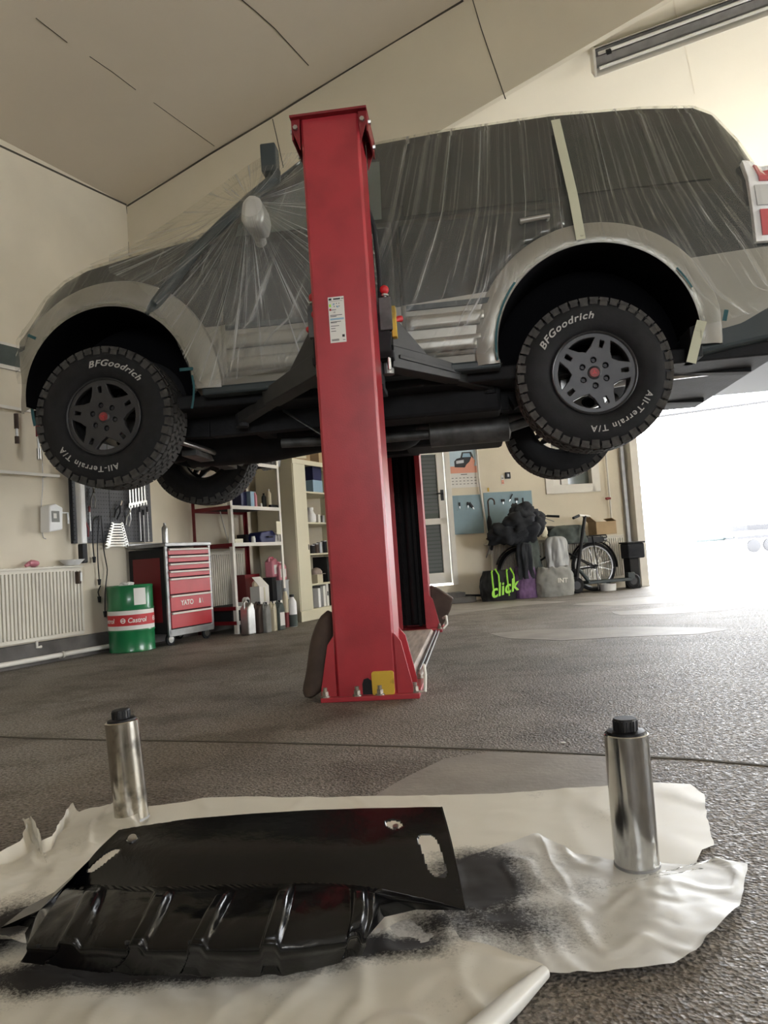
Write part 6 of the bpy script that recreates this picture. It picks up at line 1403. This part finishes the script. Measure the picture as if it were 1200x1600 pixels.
def up_keep(a, b):
    if math.hypot((a-.838)*.62, (b-.26)*.22) < .0125: return False
    if math.hypot((a-.10)*.62, (b-.30)*.22) < .011: return False
    if (abs(a-.922-.05*(b-.5))/.028)**4+(abs(b-.56)/.19)**4 < 1: return False
    if (abs(a-.060+.11*(b-.62))/.020)**3+(abs(b-.62)/.17)**3 < 1: return False
    return True
mb = MB(); mb.grid(up_f, 220, 84, up_keep); mb.grid(low_f, 220, 84)
ua = [up_f(i/220*.80, 1) for i in range(221)]; la = [low_f(i/220, 0) for i in range(221)]
A = mb._v(ua); B = mb._v(la)
for i in range(220): mb.face([A[i], A[i+1], B[i+1], B[i]])
# left wing joining the two levels
W0_ = onz(2, 1450, .030); wing = [up_f(0, .62), up_f(0, 1), low_f(0, .35), low_f(0, .7), onz(40, 1458, .045), onz(72, 1452, .05), onz(30, 1445, .035), W0_, onz(40, 1420, .05), onz(85, 1395, .07)]
V = mb._v(wing); c0 = mb.bm.verts.new(sum(wing, Vector())/len(wing)+Vector((0, 0, .004)))
for i in range(len(V)): mb.face([c0, V[i], V[(i+1) % len(V)]])
V = mb._v([low_f(1, .0), low_f(1, .45), onz(600, 1432, .06), onz(650, 1420, .058), up_f(1, 1), up_f(.92, 1), up_f(.80, 1)])
for i in range(1, len(V)-1): mb.face([V[0], V[i], V[i+1]])
pc = up_f(.5, .5); pc = Vector((pc.x, pc.y, 0))
mb2 = mb.build('pressed_panel', M['gloss_black'], None, smooth='all', solid=.0028, merge=.0012)
pl_ = thing('underbody_plate', 'freshly painted glossy black ribbed metal plate lying on the sheets', 'metal plate', pc)
mb2.parent = pl_; mb2.data.transform(Matrix.Translation(-pc))
p = up_f(.10, .30); mb = MB()
for k in (0, 1): mb.tube([(p.x-pc.x, p.y-pc.y+.01*k, p.z-.012+.0*k), (p.x-pc.x+.002, p.y-pc.y-.004, p.z+.004)], .0085, 12)
mb.build('rivet_nut', M['steel'], pl_, smooth=True)
p = up_f(.842, .26); mb = MB(); mb.tube([(p.x-pc.x, p.y-pc.y+.006, p.z-.02), (p.x-pc.x, p.y-pc.y+.002, p.z-.002)], .006, 10); mb.build('rivet_nut', M['steel'], pl_, smooth=True)
mb = MB(); e = [up_f(1, b) for b in [k/30 for k in range(31)]]; mb.tube([q-pc for q in e], .0022, 6); mb.build('folded_edge', M['gloss_black'], pl_, smooth=True)
for a_, b_, r_ in ((.28, .45, .004), (.48, .45, .004), (.05, .55, .004)):
    q = low_f(a_, b_); mb = MB(); mb.tube([q-pc+Vector((0, 0, .0)), q-pc+Vector((0, 0, .004))], r_, 10); mb.build('bolt_hole', M['black'], pl_)
# steel cylinders
def cylinder(px, py, label, mt, tilt, r=.043, h=.262):
    p = onz(px, py, .012); o = thing('steel_cylinder', label, 'cylinder', (p.x, p.y, .012)); o.rotation_euler = (0, tilt, 0)
    mb = MB(); mb.lathe([(0, .0), (r-.002, .0), (r, .002), (r, h-.002), (r-.002, h), (r-.006, h), (r-.006, h-.012), (0, h-.012)], (0, 0, 0), 'Z', 56); mb.build('shell', M[mt], o, smooth=True)
    mb = MB(); mb.lathe([(r-.001, .004), (r+.0012, .005), (r+.0012, .010), (r-.001, .011)], (0, 0, 0), 'Z', 56); mb.build('bottom_rim', M['grey_metal'], o, smooth=True)
    mb = MB(); mb.lathe([(0, h-.012), (r*.84, h-.012), (r*.84, h+.004), (r*.55, h+.006), (0, h+.006)], (0, 0, 0), 'Z', 40)
    cp = mb.build('end_cap', M['black'], o, smooth=True)
    mb = MB(); mb.lathe([(0, h), (r*.53, h), (r*.53, h+.026), (r*.49, h+.029), (0, h+.029)], (0, 0, 0), 'Z', 32)
    for k in range(18): a = 2*PI*k/18; mb.box((r*.535*math.cos(a), r*.535*math.sin(a), h+.014), (.002, .003, .022), Matrix.Rotation(a, 3, 'Z'))
    mb.build('screw_cap', M['black'], cp, smooth=True); return o
cylinder(996, 1355, 'clean shiny steel cylinder with black cap standing on the right sheet', 'steel_clean', -.0)
cylinder(207, 1283, 'grimy steel cylinder with black cap behind the left end of the black plate', 'steel_dirty', -.06)
mb = MB(); q = onz(880, 1162); mb.sphere((q.x, q.y, .003), .008, (1.3, .6, .4), 10); tag(center_origin(mb.build('pebble', M['paper'], None, smooth=True)), 'tiny white scrap on the floor beyond the right cylinder', 'scrap')
